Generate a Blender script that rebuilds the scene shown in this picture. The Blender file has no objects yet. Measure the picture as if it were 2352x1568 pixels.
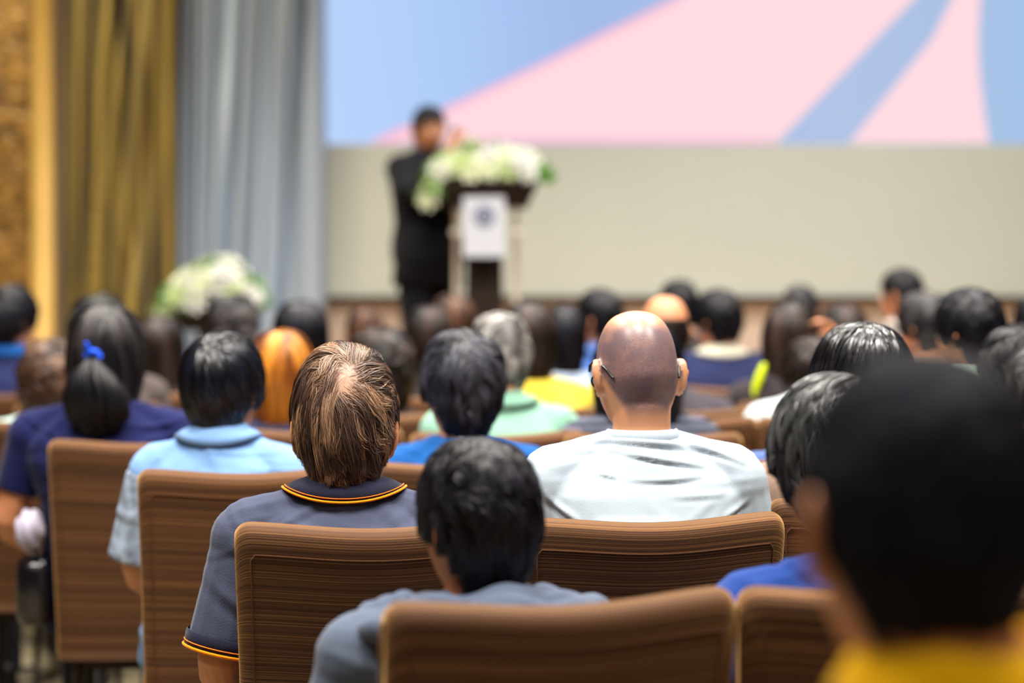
import bpy, math, random
import numpy as np
from mathutils import Vector, Matrix, Euler
sc = bpy.context.scene
COL = sc.collection
PI = math.pi
F = 4650.0; HX = 1176.0; HY = 640.0; CZ = 1.40        # focal length in pixels, principal column, horizon row, camera height

# ------------------------------------------------------------------ camera
cd = bpy.data.cameras.new('camera'); cam = bpy.data.objects.new('camera', cd); COL.objects.link(cam)
cam.location = (0, 0, CZ); cam.rotation_euler = (PI/2, 0, 0)
cd.sensor_width = 36; cd.lens = F/2352*36; cd.shift_y = -(784-HY)/2352
cd.dof.use_dof = True; cd.dof.focus_distance = 3.68; cd.dof.aperture_fstop = 1.65
cd.clip_start = .05
sc.camera = cam
# ------------------------------------------------------------------ world, exposure
w = bpy.data.worlds.new('world'); sc.world = w; w.use_nodes = True
w.node_tree.nodes['Background'].inputs[0].default_value = (1, .93, .84, 1)
w.node_tree.nodes['Background'].inputs[1].default_value = .10
sc.view_settings.view_transform = 'Standard'; sc.view_settings.look = 'None'
sc.view_settings.gamma = 1; sc.view_settings.exposure = -0.28
# ------------------------------------------------------------------ lights: recessed ceiling panels
CEIL = 4.6
def area(x, y, sx, sy, e, col=(1, .945, .87), z=CEIL-.06, rot=(0, 0, 0)):
    l = bpy.data.lights.new('ceiling_light', 'AREA'); l.shape = 'RECTANGLE'; l.size = sx; l.size_y = sy; l.energy = e; l.color = col
    l.spread = math.radians(130); o = bpy.data.objects.new('ceiling_light', l); COL.objects.link(o); o.location = (x, y, z); o.rotation_euler = rot
    return o
for yy, ee in ((2.9, 130), (5.4, 125), (7.9, 110)):
    for xx in (-1.9, 0., 1.9): area(xx, yy, 1.0, 1.0, ee)
area(-1.6, -.4, 1., 1., 34); area(1.6, -.4, 1., 1., 34)
area(-2.7, 10.4, 1.2, .4, 82, (1, .90, .70)); area(2.0, 10.2, 4, .4, 112, (1, 1, .98))

# ------------------------------------------------------------------ helpers
def lin(c):
    f = lambda v: v/12.92 if v <= .04045 else ((v+.055)/1.055)**2.4
    return tuple(f(v/255.) for v in c)+(1.,)
MATS = {}
def nodes(name):
    m = bpy.data.materials.new(name); m.use_nodes = True
    return m, m.node_tree, m.node_tree.nodes['Principled BSDF']
def N(nt, t, **k):
    n = nt.nodes.new(t)
    for a, v in k.items(): setattr(n, a, v)
    return n
def mat(name, c, rough=.8, metal=0, noise=.08, scale=40, bump=0, spec=.3, emit=None, sheen=0, stretch=None):
    key = (name, c, rough, metal, noise, scale, bump, emit, sheen)
    if key in MATS: return MATS[key]
    m, nt, b = nodes(name)
    b.inputs['Roughness'].default_value = rough; b.inputs['Metallic'].default_value = metal
    b.inputs['Specular IOR Level'].default_value = spec
    if sheen: b.inputs['Sheen Weight'].default_value = sheen; b.inputs['Sheen Roughness'].default_value = .4
    tc = N(nt, 'ShaderNodeTexCoord'); nz = N(nt, 'ShaderNodeTexNoise'); nz.inputs['Scale'].default_value = scale; nz.inputs['Detail'].default_value = 3
    src = tc.outputs['Object']
    if stretch:
        mp = N(nt, 'ShaderNodeMapping'); mp.inputs['Scale'].default_value = stretch; nt.links.new(src, mp.inputs[0]); src = mp.outputs[0]
    nt.links.new(src, nz.inputs['Vector'])
    cr = N(nt, 'ShaderNodeValToRGB'); L = lin(c)
    cr.color_ramp.elements[0].position = .3; cr.color_ramp.elements[1].position = .7
    cr.color_ramp.elements[0].color = tuple(v*(1-noise) for v in L[:3])+(1,)
    cr.color_ramp.elements[1].color = tuple(min(1, v*(1+noise)) for v in L[:3])+(1,)
    nt.links.new(nz.outputs[0], cr.inputs[0]); nt.links.new(cr.outputs[0], b.inputs['Base Color'])
    if bump:
        bp = N(nt, 'ShaderNodeBump'); bp.inputs['Strength'].default_value = bump; bp.inputs['Distance'].default_value = .01
        nt.links.new(nz.outputs[0], bp.inputs['Height']); nt.links.new(bp.outputs[0], b.inputs['Normal'])
    if emit:
        nt.links.remove(b.inputs['Base Color'].links[0]); b.inputs['Base Color'].default_value = (.02, .02, .02, 1)
        b.inputs['Emission Color'].default_value = lin(c); b.inputs['Emission Strength'].default_value = emit
    MATS[key] = m; return m
def cloth(c, rough=.9): return mat('cloth', c, rough, 0, .07, 300, .12, .15, sheen=.12)
def skin(c=(222, 158, 118)): return mat('skin', c, .5, 0, .08, 25, .05, .4)

def fabric_mat():
    m, nt, b = nodes('ribbed_upholstery'); L = nt.links.new
    b.inputs['Roughness'].default_value = .78; b.inputs['Specular IOR Level'].default_value = .25
    b.inputs['Sheen Weight'].default_value = 1.; b.inputs['Sheen Tint'].default_value = lin((255, 200, 128)); b.inputs['Sheen Roughness'].default_value = .38
    uv = N(nt, 'ShaderNodeUVMap')
    def nz(sx, sy, det):
        mp = N(nt, 'ShaderNodeMapping'); mp.inputs['Scale'].default_value = (sx, sy, 1); L(uv.outputs[0], mp.inputs[0])
        oi = N(nt, 'ShaderNodeObjectInfo'); ad = N(nt, 'ShaderNodeVectorMath', operation='ADD'); L(mp.outputs[0], ad.inputs[0]); 
        ml = N(nt, 'ShaderNodeMath', operation='MULTIPLY'); L(oi.outputs['Random'], ml.inputs[0]); ml.inputs[1].default_value = 37; L(ml.outputs[0], ad.inputs[1])
        n = N(nt, 'ShaderNodeTexNoise'); n.inputs['Detail'].default_value = det; n.inputs['Scale'].default_value = 1; L(ad.outputs[0], n.inputs['Vector']); return n
    a = nz(.35, 420, 2); c = nz(.22, 75, 1); d = nz(700, 500, 1)
    cr = N(nt, 'ShaderNodeValToRGB'); e = cr.color_ramp.elements
    e[0].position = .30; e[0].color = lin((40, 22, 12)); e[1].position = .72; e[1].color = lin((150, 104, 62))
    k = cr.color_ramp.elements.new(.5); k.color = lin((80, 50, 29))
    mx = N(nt, 'ShaderNodeMix'); mx.inputs[0].default_value = .22; L(a.outputs[0], mx.inputs[2]); L(c.outputs[0], mx.inputs[3])
    L(mx.outputs[0], cr.inputs[0]); L(cr.outputs[0], b.inputs['Base Color'])
    m2 = N(nt, 'ShaderNodeMix'); m2.inputs[0].default_value = .2; L(a.outputs[0], m2.inputs[2]); L(d.outputs[0], m2.inputs[3])
    bp = N(nt, 'ShaderNodeBump'); bp.inputs['Strength'].default_value = .55; bp.inputs['Distance'].default_value = .003
    L(m2.outputs[0], bp.inputs['Height']); L(bp.outputs[0], b.inputs['Normal'])
    return m
FAB = fabric_mat()

def hair_mat(root, tip, streak, rough=.38, spec=.38, scalp=None, smin=.45):
    """hair colour: root to tip, with every lock a shade of its own"""
    m, nt, b = nodes('hair'); L = nt.links.new
    b.inputs['Roughness'].default_value = rough; b.inputs['Specular IOR Level'].default_value = spec
    at = N(nt, 'ShaderNodeAttribute', attribute_name='ht'); av = N(nt, 'ShaderNodeAttribute', attribute_name='hv')
    m1 = N(nt, 'ShaderNodeMix', data_type='RGBA'); m1.inputs[6].default_value = lin(root); m1.inputs[7].default_value = lin(tip); L(at.outputs['Fac'], m1.inputs[0])
    m2 = N(nt, 'ShaderNodeMix', data_type='RGBA'); L(m1.outputs[2], m2.inputs[6]); m2.inputs[7].default_value = lin(streak)
    cr = N(nt, 'ShaderNodeMapRange'); L(av.outputs['Fac'], cr.inputs[0]); cr.inputs[1].default_value = smin; cr.inputs[2].default_value = 1; L(cr.outputs[0], m2.inputs[0])
    out = m2.outputs[2]
    if scalp:
        a3 = N(nt, 'ShaderNodeAttribute', attribute_name='hs'); m3 = N(nt, 'ShaderNodeMix', data_type='RGBA'); L(a3.outputs['Fac'], m3.inputs[0]); L(out, m3.inputs[6]); m3.inputs[7].default_value = lin(scalp); out = m3.outputs[2]
    L(out, b.inputs['Base Color'])
    return m

class Buf:
    def __init__(s): s.v = []; s.f = []; s.n = 0; s.uv = None
    def add(s, v, f):
        v = np.asarray(v, float).reshape(-1, 3); s.v.append(v); k = s.n
        s.f += [tuple(i+k for i in q) for q in f]; s.n += len(v)
    def grid(s, P, closeu=False, closev=False, flip=False):
        a, b = P.shape[:2]; f = []
        for i in range(a if closeu else a-1):
            for j in range(b if closev else b-1):
                q = (i*b+j, ((i+1) % a)*b+j, ((i+1) % a)*b+(j+1) % b, i*b+(j+1) % b)
                f.append(q[::-1] if flip else q)
        s.add(P, f)
    def ell(s, c, r, R=None, n=16, m=12):
        u = sphere_dirs(n, m); P = u*np.array(r)
        if R is not None: P = P @ np.array(R).T
        s.sph(P+np.array(c))
    def sph(s, P):
        """P: (rings, seg, 3) whose first and last ring are poles"""
        a, b = P.shape[:2]; v = [P[0, 0]]+[p for r in P[1:-1] for p in r]+[P[-1, 0]]; f = []
        idx = lambda i, j: 1+(i-1)*b+j % b
        for j in range(b):
            f.append((0, idx(1, j), idx(1, j+1)))
            for i in range(1, a-2): f.append((idx(i, j), idx(i+1, j), idx(i+1, j+1), idx(i, j+1)))
            f.append((idx(a-2, j), len(v)-1, idx(a-2, j+1)))
        s.add(v, f)
    def tube(s, pts, rad, n=12, flat=1., cap=True, updir=None):
        """tapered closed tube along pts with round ends; flat squeezes one axis"""
        pts = [np.array(p, float) for p in pts]; rad = list(rad) if hasattr(rad, '__len__') else [rad]*len(pts)
        if cap:
            d0 = pts[0]-pts[1]; d0 /= np.linalg.norm(d0)+1e-9; d1 = pts[-1]-pts[-2]; d1 /= np.linalg.norm(d1)+1e-9
            P = []; Rr = []
            for k in (.97, .8, .45): P.append(pts[0]+d0*rad[0]*k); Rr.append(rad[0]*math.sqrt(1-k*k))
            P += pts; Rr += rad
            for k in (.45, .8, .97): P.append(pts[-1]+d1*rad[-1]*k); Rr.append(rad[-1]*math.sqrt(1-k*k))
            pts, rad = P, Rr
        up = np.array(updir if updir is not None else (0, 0, 1.)); rings = []; prev = None
        for i, p in enumerate(pts):
            t = pts[min(i+1, len(pts)-1)]-pts[max(i-1, 0)]; t /= np.linalg.norm(t)+1e-9
            a = np.cross(t, up) if prev is None else prev-t*np.dot(prev, t)
            if np.linalg.norm(a) < 1e-4: a = np.cross(t, (1, 0.01, 0))
            a /= np.linalg.norm(a); b = np.cross(t, a); prev = a
            ang = np.arange(n)/n*2*PI
            rings.append(p+rad[i]*(np.cos(ang)[:, None]*a+flat*np.sin(ang)[:, None]*b))
        P = np.array(rings); s.grid(P, closev=True, flip=True)
        k = s.n-len(P)*n; s.f.append(tuple(k+j for j in range(n))); s.f.append(tuple(s.n-1-j for j in range(n)))
    def rings(s, Z, n=28, e=2.3):
        """Z: rows (z, a, b, x, y) of stacked superellipse rings, capped"""
        ang = np.arange(n)/n*2*PI; c, d = np.cos(ang), np.sin(ang); P = []
        for z, a, b, x, y in Z:
            P.append(np.stack([x+a*np.sign(c)*abs(c)**(2/e), y+b*np.sign(d)*abs(d)**(2/e), np.full(n, z)], 1))
        s.grid(np.array(P), closev=True, flip=True); k = s.n-len(P)*n
        s.f.append(tuple(k+n-1-j for j in range(n))); s.f.append(tuple(s.n-n+j for j in range(n)))
    def box(s, x0, x1, y0, y1, z0, z1):
        v = [(x, y, z) for x in (x0, x1) for y in (y0, y1) for z in (z0, z1)]
        s.add(v, [(0, 1, 3, 2), (4, 6, 7, 5), (0, 4, 5, 1), (2, 3, 7, 6), (0, 2, 6, 4), (1, 5, 7, 3)])
    def mesh(s, name, smooth=True):
        me = bpy.data.meshes.new(name); me.from_pydata(np.concatenate(s.v).tolist(), [], s.f); me.validate()
        if smooth: me.polygons.foreach_set('use_smooth', [True]*len(me.polygons))
        me.update(); return me
def sphere_dirs(n, m):
    th = np.linspace(0, PI, m+1)[:, None]; ph = (np.arange(n)/n*2*PI)[None, :]
    return np.stack([np.sin(th)*np.cos(ph), np.sin(th)*np.sin(ph), np.cos(th)+0*ph], -1)
def link(name, me, material=None, parent=None, loc=None, rot=None, mw=None):
    o = bpy.data.objects.new(name, me); COL.objects.link(o)
    if material is not None:
        if len(me.materials) == 0: me.materials.append(material)
        if me.materials[0] is not material:
            o.material_slots[0].link = 'OBJECT'; o.material_slots[0].material = material
    if parent is not None: o.parent = parent
    if loc is not None: o.location = loc
    if rot is not None: o.rotation_euler = rot
    if mw is not None: o.matrix_basis = mw
    return o
def tag(o, label=None, cat=None, group=None, kind=None):
    for k, v in (('label', label), ('category', cat), ('group', group), ('kind', kind)):
        if v: o[k] = v
    return o
def empty(name, loc, rz=0):
    o = bpy.data.objects.new(name, None); COL.objects.link(o); o.location = loc; o.rotation_euler = (0, 0, rz); o.empty_display_size = .1; return o
def remesh(buf, name, voxel, it=3, fac=.5, edit=None):
    me = buf.mesh(name+'_raw', False); o = bpy.data.objects.new('tmp', me); COL.objects.link(o)
    r = o.modifiers.new('r', 'REMESH'); r.mode = 'VOXEL'; r.voxel_size = voxel; r.adaptivity = 0
    if it: q = o.modifiers.new('s', 'SMOOTH'); q.iterations = it; q.factor = fac
    dg = bpy.context.evaluated_depsgraph_get(); ev = o.evaluated_get(dg)
    out = bpy.data.meshes.new_from_object(ev); out.name = name
    bpy.data.objects.remove(o); bpy.data.meshes.remove(me)
    if edit is not None:
        n = len(out.vertices); co = np.empty(n*3); out.vertices.foreach_get('co', co); co = co.reshape(-1, 3)
        no = np.empty(n*3); out.vertices.foreach_get('normal', no); no = no.reshape(-1, 3)
        out.vertices.foreach_set('co', edit(co, no).ravel())
    out.polygons.foreach_set('use_smooth', [True]*len(out.polygons)); out.update()
    return out
def px(x, y, d): return Vector(((x-HX)*d/F, d, CZ-(y-HY)*d/F))
def sst(x, a, b):
    t = np.clip((x-a)/(b-a), 0, 1); return t*t*(3-2*t)
def Rz(a): return np.array(Euler((0, 0, a)).to_matrix())

# ------------------------------------------------------------------ the room
ROOM_Y1 = 11.945; SY = 9.95; SZ = .6
def struct(name, buf, m, smooth=False, parent=None):
    o = link(name, buf.mesh(name, smooth), m, parent)
    if parent is None: o['kind'] = 'structure'
    return o
def carpet_mat():
    m, nt, b = nodes('patterned_carpet'); L = nt.links.new; tc = N(nt, 'ShaderNodeTexCoord')
    v = N(nt, 'ShaderNodeTexVoronoi'); v.inputs['Scale'].default_value = 7; L(tc.outputs['Object'], v.inputs['Vector'])
    n = N(nt, 'ShaderNodeTexNoise'); n.inputs['Scale'].default_value = 14; L(tc.outputs['Object'], n.inputs['Vector'])
    mx = N(nt, 'ShaderNodeMix'); mx.inputs[0].default_value = .6; L(v.outputs['Distance'], mx.inputs[2]); L(n.outputs[0], mx.inputs[3])
    cr = N(nt, 'ShaderNodeValToRGB'); e = cr.color_ramp.elements; cr.color_ramp.interpolation = 'B_SPLINE'
    e[0].position = .38; e[0].color = lin((28, 24, 24)); e[1].position = .56; e[1].color = lin((150, 138, 106))
    k = e.new(.47); k.color = lin((48, 42, 38)); L(mx.outputs[0], cr.inputs[0]); L(cr.outputs[0], b.inputs['Base Color']); b.inputs['Roughness'].default_value = .95
    return m
b = Buf(); b.box(-6, 6, -4, ROOM_Y1, -.1, 0); struct('floor', b, carpet_mat())
b = Buf(); b.box(-6, 6, -4, ROOM_Y1+.2, CEIL, CEIL+.1); struct('ceiling', b, mat('ceiling_paint', (235, 225, 205), .9))
b = Buf(); b.box(-6, 6, ROOM_Y1, ROOM_Y1+.2, 0, CEIL); struct('wall_back', b, mat('back_wall_paint', (226, 204, 184), .85, 0, .06, 3))
wallm = mat('side_wall_panel', (110, 78, 48), .8, 0, .15, 3)
b = Buf(); b.box(-6.2, -6, -4, ROOM_Y1+.2, 0, CEIL); struct('wall_left', b, wallm)
b = Buf(); b.box(6, 6.2, -4, ROOM_Y1+.2, 0, CEIL); struct('wall_right', b, wallm)
b = Buf(); b.box(-6, 6, -4.2, -4, 0, CEIL); struct('wall_rear', b, wallm)
b = Buf(); b.box(-6, 6, SY, ROOM_Y1, 0, SZ); o = struct('trim_1', b, mat('stage_boards', (170, 140, 110), .6, 0, .2, 6)); o['label'] = 'raised wooden stage platform'
# textured gold wall section and smooth gold column at the left of the stage
def gold_wall_mat():
    m, nt, b = nodes('hammered_gold_wall'); L = nt.links.new; tc = N(nt, 'ShaderNodeTexCoord')
    n = N(nt, 'ShaderNodeTexNoise'); n.inputs['Scale'].default_value = 9; n.inputs['Detail'].default_value = 5; n.inputs['Distortion'].default_value = 1.4; L(tc.outputs['Object'], n.inputs['Vector'])
    cr = N(nt, 'ShaderNodeValToRGB'); e = cr.color_ramp.elements; e[0].position = .34; e[0].color = lin((104, 76, 34)); e[1].position = .66; e[1].color = lin((190, 146, 72))
    L(n.outputs[0], cr.inputs[0]); L(cr.outputs[0], b.inputs['Base Color']); b.inputs['Roughness'].default_value = .5; b.inputs['Metallic'].default_value = .15
    bp = N(nt, 'ShaderNodeBump'); bp.inputs['Strength'].default_value = .7; bp.inputs['Distance'].default_value = .06; L(n.outputs[0], bp.inputs['Height']); L(bp.outputs[0], b.inputs['Normal'])
    return m
b = Buf(); b.box(-5.9, -2.655, 11.3, 11.7, SZ, CEIL); struct('wall_stage_left', b, gold_wall_mat())
b = Buf(); b.tube([(-2.60, 11.22, SZ), (-2.60, 11.22, CEIL)], .066, 24, cap=False); struct('trim_2', b, mat('gold_column', (206, 168, 92), .4, .1, .05, 3), True)

# ------------------------------------------------------------------ screen with its projected picture
SCY = 11.9; s_ = SCY/F
def sx(x): return (x-HX)*s_
def sz(y): return CZ-(y-HY)*s_
scr = empty('projection_screen', (sx(1900), SCY, sz(684)))
tag(scr, 'wide wall projection screen showing pink shapes on pale blue above a blank cream band', 'screen')
def scr_part(name, polys, m, dy, thick=.004):
    bb = Buf()
    for P in polys:
        n = len(P); v = [(sx(x)-scr.location.x, dy, sz(y)-scr.location.z) for x, y in P]+[(sx(x)-scr.location.x, dy+thick, sz(y)-scr.location.z) for x, y in P]
        bb.add(v, [tuple(range(n))[::-1], tuple(range(n, 2*n))]+[(i, (i+1) % n, n+(i+1) % n, n+i) for i in range(n)])
    o_ = link(name, bb.mesh(name, False), m, scr); return o_
XL, XR, YT, YM, YB = 750, 3080, -330, 331, 680
scr_part('lower_screen', [[(XL, YM+.5), (XL, YB), (XR, YB), (XR, YM+.5)]], mat('matte_screen_cloth', (214, 220, 208), .9, 0, .015, 2), 0, .03)
def proj_mat():
    m, nt, b = nodes('projected_blue'); L = nt.links.new; b.inputs['Base Color'].default_value = (.02, .02, .02, 1); b.inputs['Roughness'].default_value = .9
    tc = N(nt, 'ShaderNodeTexCoord'); sp = N(nt, 'ShaderNodeSeparateXYZ'); L(tc.outputs['Object'], sp.inputs[0])
    mr = N(nt, 'ShaderNodeMapRange'); mr.inputs[1].default_value = sx(XL)-scr.location.x; mr.inputs[2].default_value = sx(2352)-scr.location.x; L(sp.outputs[0], mr.inputs[0])
    cr = N(nt, 'ShaderNodeValToRGB'); e = cr.color_ramp.elements; e[0].position = 0; e[0].color = lin((183, 211, 251)); e[1].position = 1; e[1].color = lin((160, 192, 230))
    for p_, c_ in ((.16, (172, 202, 248)), (.38, (158, 184, 232)), (.72, (172, 192, 228)), (.9, (166, 190, 226))):
        k = e.new(p_); k.color = lin(c_)
    L(mr.outputs[0], cr.inputs[0]); L(cr.outputs[0], b.inputs['Emission Color']); b.inputs['Emission Strength'].default_value = 1.21
    return m
scr_part('projected_background', [[(XL, YT), (XL, YM), (XR, YM), (XR, YT)]], proj_mat(), 0, .03)
pinkm = mat('projected_pink', (255, 216, 224), .9, emit=1.21, noise=0); pinke = mat('projected_pink_edge', (252, 188, 214), .9, emit=1.21, noise=0)
for m_, dy in ((pinkm, -.004),):
    scr_part('projected_shape', [[(848, 329), (1783, 329), (1940, 165), (2102, -5), (2330, -250), (2400, YT), (2230, YT), (1560, -5), (1200, 169)]], m_, dy, .003)
    rr = [(1950, 329), (2032, 226), (2140, 90), (2213, -5), (2330, -150), (2262, -150), (2252, -5), (2247, 90), (2250, 170), (2261, 262), (2272, 329)]
    scr_part('projected_shape', [rr], m_, dy, .003)
scr_part('projected_edge', [[(842, 329), (1200, 165), (1560, -10), (1560, 4), (1200, 178), (880, 329)]], pinke, -.006, .001)
scr_part('projected_edge', [[(880, 320), (1783, 322), (1781, 329), (860, 329)]], pinke, -.006, .001)
scr_part('bottom_strip', [[(XL-8, YB), (XL-8, YB+12), (XR, YB+12), (XR, YB)]], mat('dark_screen_strip', (52, 42, 38), .6), -.02, .06)  # thin dark strip along the bottom of the screen
scr_part('side_strip', [[(XL-8, YT), (XL-8, YB), (XL, YB), (XL, YT)]], mat('grey_screen_strip', (150, 152, 160), .8), -.01, .05)  # thin grey strip along the left of the screen

# ------------------------------------------------------------------ curtains
def curtain(name, x0, x1, y0, seedv, nf, amp, m, z0, z1, label, slant=0., cat='curtain', sharp=1.):
    rg = np.random.RandomState(seedv); nx, nz = 260, 36; t = np.linspace(0, 1, nx)
    wv = np.cumsum(1+.55*np.sin(2*PI*(t*2.3+rg.rand()))+.3*np.sin(2*PI*(t*5.1+rg.rand()))); wv = wv/wv[-1]
    P = np.zeros((nz, nx, 3))
    for k in range(nz):
        h = k/(nz-1)
        ph = 2*PI*nf*(wv+slant*(1-h)*.5*np.sin(PI*wv))
        y = amp*(np.sin(ph)*(.75+.25*np.sin(ph*.37+1))+.35*np.sin(2*ph+1.3*h+.5))
        P[k, :, 0] = t*(x1-x0)-(x1-x0)/2+.25*amp*np.cos(ph)*sharp; P[k, :, 1] = y; P[k, :, 2] = (z1-z0)*h
    bb = Buf(); bb.grid(P); me = bb.mesh(name)
    o_ = link(name, me, m, None, ((x0+x1)/2, y0, z0)); md = o_.modifiers.new('thick', 'SOLIDIFY'); md.thickness = .004
    return tag(o_, label, cat)
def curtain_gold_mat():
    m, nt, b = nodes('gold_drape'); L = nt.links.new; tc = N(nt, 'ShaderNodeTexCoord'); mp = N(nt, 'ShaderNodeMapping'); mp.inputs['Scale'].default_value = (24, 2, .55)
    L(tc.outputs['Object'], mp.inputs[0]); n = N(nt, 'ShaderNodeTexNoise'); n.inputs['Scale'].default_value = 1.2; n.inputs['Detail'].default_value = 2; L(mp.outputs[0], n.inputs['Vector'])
    cr = N(nt, 'ShaderNodeValToRGB'); e = cr.color_ramp.elements; e[0].position = .38; e[0].color = lin((58, 48, 24)); e[1].position = .62; e[1].color = lin((186, 160, 74))  # dark and bright vertical stripes paint the fold shading into the gold
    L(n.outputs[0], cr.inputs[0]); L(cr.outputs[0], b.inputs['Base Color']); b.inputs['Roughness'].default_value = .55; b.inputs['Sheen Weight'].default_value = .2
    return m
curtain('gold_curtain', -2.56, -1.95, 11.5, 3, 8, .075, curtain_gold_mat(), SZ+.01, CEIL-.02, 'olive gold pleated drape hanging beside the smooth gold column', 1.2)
curtain('sheer_curtain', -1.97, -1.11, 11.8, 8, 9, .075, mat('silver_sheer', (188, 204, 222), .6, 0, .28, 3, stretch=(8, 1, .1)), SZ+.01, CEIL-.02, 'silver grey pleated curtain hanging left of the projection screen', .5)  # silver colour carries vertical streaks that stand in for fold shading

# ------------------------------------------------------------------ flowers
rgf = np.random.RandomState(5)
def flower_mesh():
    bb = Buf()
    for ring, (n, r, tilt, L_) in enumerate(((5, .010, .35, .022), (7, .018, .75, .028), (9, .024, 1.15, .032))):
        for k in range(n):
            a = 2*PI*k/n+ring*.4; d = np.array([math.cos(a), math.sin(a), 0]); s2 = np.array([-d[1], d[0], 0]); G = []
            for i in range(5):
                t = i/4; p = d*(r*.4+L_*math.sin(tilt)*t)+np.array([0, 0, L_*math.cos(tilt)*t+.006*math.sin(PI*t)])
                wd = .012*math.sin(PI*(.12+.8*t))+.001
                G.append([p+s2*wd*q+d*(-.006*q*q)+np.array([0, 0, .004*q*q]) for q in (-1, -.4, .4, 1)])
            bb.grid(np.array(G))
    bb.ell((0, 0, .006), (.012, .012, .012), n=10, m=8)
    return bb.mesh('flower')
FLM = flower_mesh()
whites = [mat('petal', c, .7, 0, .05, 60) for c in ((252, 254, 240), (246, 252, 222), (254, 254, 248), (226, 240, 180))]
leafm = mat('leaf', (104, 160, 66), .5, 0, .35, 9)
def arrangement(name, loc, L_, dpt, H, nfl, label, drop=True, seedv=1):
    rg = np.random.RandomState(seedv); r = empty(name, loc); tag(r, label, 'flower arrangement')
    bb = Buf()
    for k in range(420):
        t = rg.uniform(-1, 1); hh = H*(1-.75*abs(t)**1.5); x = t*L_/2*1.06; z = rg.uniform(-.02, hh); y = rg.uniform(-dpt/2, dpt/2)*(1-.4*z/H)
        d = np.array([t*1.0+rg.normal()*.5, (y/dpt)*2+rg.normal()*.4, .5+rg.normal()*.4]); d /= np.linalg.norm(d)
        s2 = np.cross(d, rg.normal(size=3)); s2 /= np.linalg.norm(s2); l = rg.uniform(.03, .07); wd = l*.2; up = np.cross(d, s2); G = []
        for i in range(5):
            q = i/4; p = np.array([x, y, z])+d*l*q-up*.012*q*q; G.append([p-s2*wd*math.sin(PI*(q*.9+.05)), p+up*.002, p+s2*wd*math.sin(PI*(q*.9+.05))])
        bb.grid(np.array(G))
    if drop:
        for k in range(60):
            p0 = np.array([-L_/2*1.04+rg.normal()*.03, -dpt/2+rg.normal()*.03, -.09+rg.uniform(-.02, .10)]); d = rg.normal(size=3); d /= np.linalg.norm(d); s2 = np.cross(d, (0, .2, 1)); s2 /= np.linalg.norm(s2); G = []
            for i in range(5):
                q = i/4; p = p0+d*.05*q; G.append([p-s2*.011*math.sin(PI*(q*.9+.05)), p, p+s2*.011*math.sin(PI*(q*.9+.05))])
            bb.grid(np.array(G))
    fo = link('foliage', bb.mesh('foliage'), leafm, r); fo['kind'] = 'stuff'
    bb = Buf(); bb.ell((0, 0, .0), (L_/2*.9, dpt/2*.8, H*.42), n=20, m=10); link('floral_foam', bb.mesh('floral_foam'), mat('moss', (50, 84, 36), .9, 0, .3, 30), r)
    for k in range(nfl):
        if k < nfl-2 or not drop:
            t = -0.9+1.8*(k+.5)/nfl+rg.normal()*.05; q = rg.uniform(.55, 1.05); hh = H*(1-.72*abs(t)**1.6)
            ang = rg.uniform(-1.45, .5)
            p = (t*L_/2, math.sin(ang)*dpt*.52, max(.0, math.cos(ang)*hh*q)); tl = Vector((t*.7, math.sin(ang), .75*math.cos(ang)+.2))
        else:
            p = (-L_/2*1.04+rg.normal()*.02, -dpt*.5, -.06-.06*(nfl-1-k)+.02); tl = Vector((-.5, -.9, .1))
        o_ = link('flower', FLM, whites[rg.randint(4)], r, p, tl.to_track_quat('Z', 'Y').to_euler()); s = rg.uniform(1.4, 2.2); o_.scale = (s, s, s)
    return r

# ------------------------------------------------------------------ lectern
LD = 10.4; lx = (1117-HX)*LD/F; q_ = LD/F
lec = empty('lectern', (lx, LD, SZ)); tag(lec, 'dark wood lectern with a white crest panel standing on the stage', 'lectern')
dark = mat('dark_wenge_wood', (46, 36, 30), .45, 0, .2, 12, stretch=(1, 1, .1))
zt = sz2 = CZ-(418-HY)*q_-SZ            # height of the desk top above the stage
bb = Buf(); zz = CZ-(478-HY)*q_-SZ
bb.add([(-.21, -.13, zz), (.21, -.13, zz), (.21, .2, zz), (-.21, .2, zz), (-.26, -.20, zt-.03), (.26, -.20, zt-.03), (.26, .24, zt), (-.26, .24, zt), (-.26, -.20, zt), (.26, -.20, zt), (.26, .24, zt+.03), (-.26, .24, zt+.03)],
       [(3, 2, 1, 0), (0, 1, 5, 4), (1, 2, 6, 5), (2, 3, 7, 6), (3, 0, 4, 7), (4, 5, 9, 8), (5, 6, 10, 9), (6, 7, 11, 10), (7, 4, 8, 11), (8, 9, 10, 11)])
link('desk_top', bb.mesh('desk_top', False), dark, lec)
bb = Buf(); bb.box(-.105, .085, -.06, .12, .04, zz); link('column', bb.mesh('column', False), dark, lec)
bb = Buf(); bb.box(-.24, .24, -.16, .22, 0, .04); link('base', bb.mesh('base', False), dark, lec)
chrome = mat('polished_chrome', (236, 234, 226), .12, 1, .02); acryl = mat('cream_acrylic', (246, 240, 222), .12, 0, .02)
for s in (-1, 1):
    bb = Buf(); bb.tube([(s*.16, -.05, .04), (s*.135+(.02 if s > 0 else -.02), -.05, .5), (s*.15, -.07, zz+.01)], .015, 14, cap=False)
    link('post', bb.mesh('post'), acryl, lec)
    bb = Buf(); bb.ell((s*.155, -.06, zz-.13), (.026, .026, .026)); link('post_glint', bb.mesh('post_glint'), acryl, lec)  # white ball added to stand in for a glint on the post
pz0, pz1 = CZ-(590-HY)*q_-SZ, CZ-(455-HY)*q_-SZ
bb = Buf(); bb.box(-.115, .095, -.175, -.135, pz0, pz1); pn = link('sign_panel', bb.mesh('sign_panel', False), mat('white_panel', (222, 226, 236), .4, 0, .02), lec)
ez = CZ-(499-HY)*q_-SZ
bb = Buf()
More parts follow.
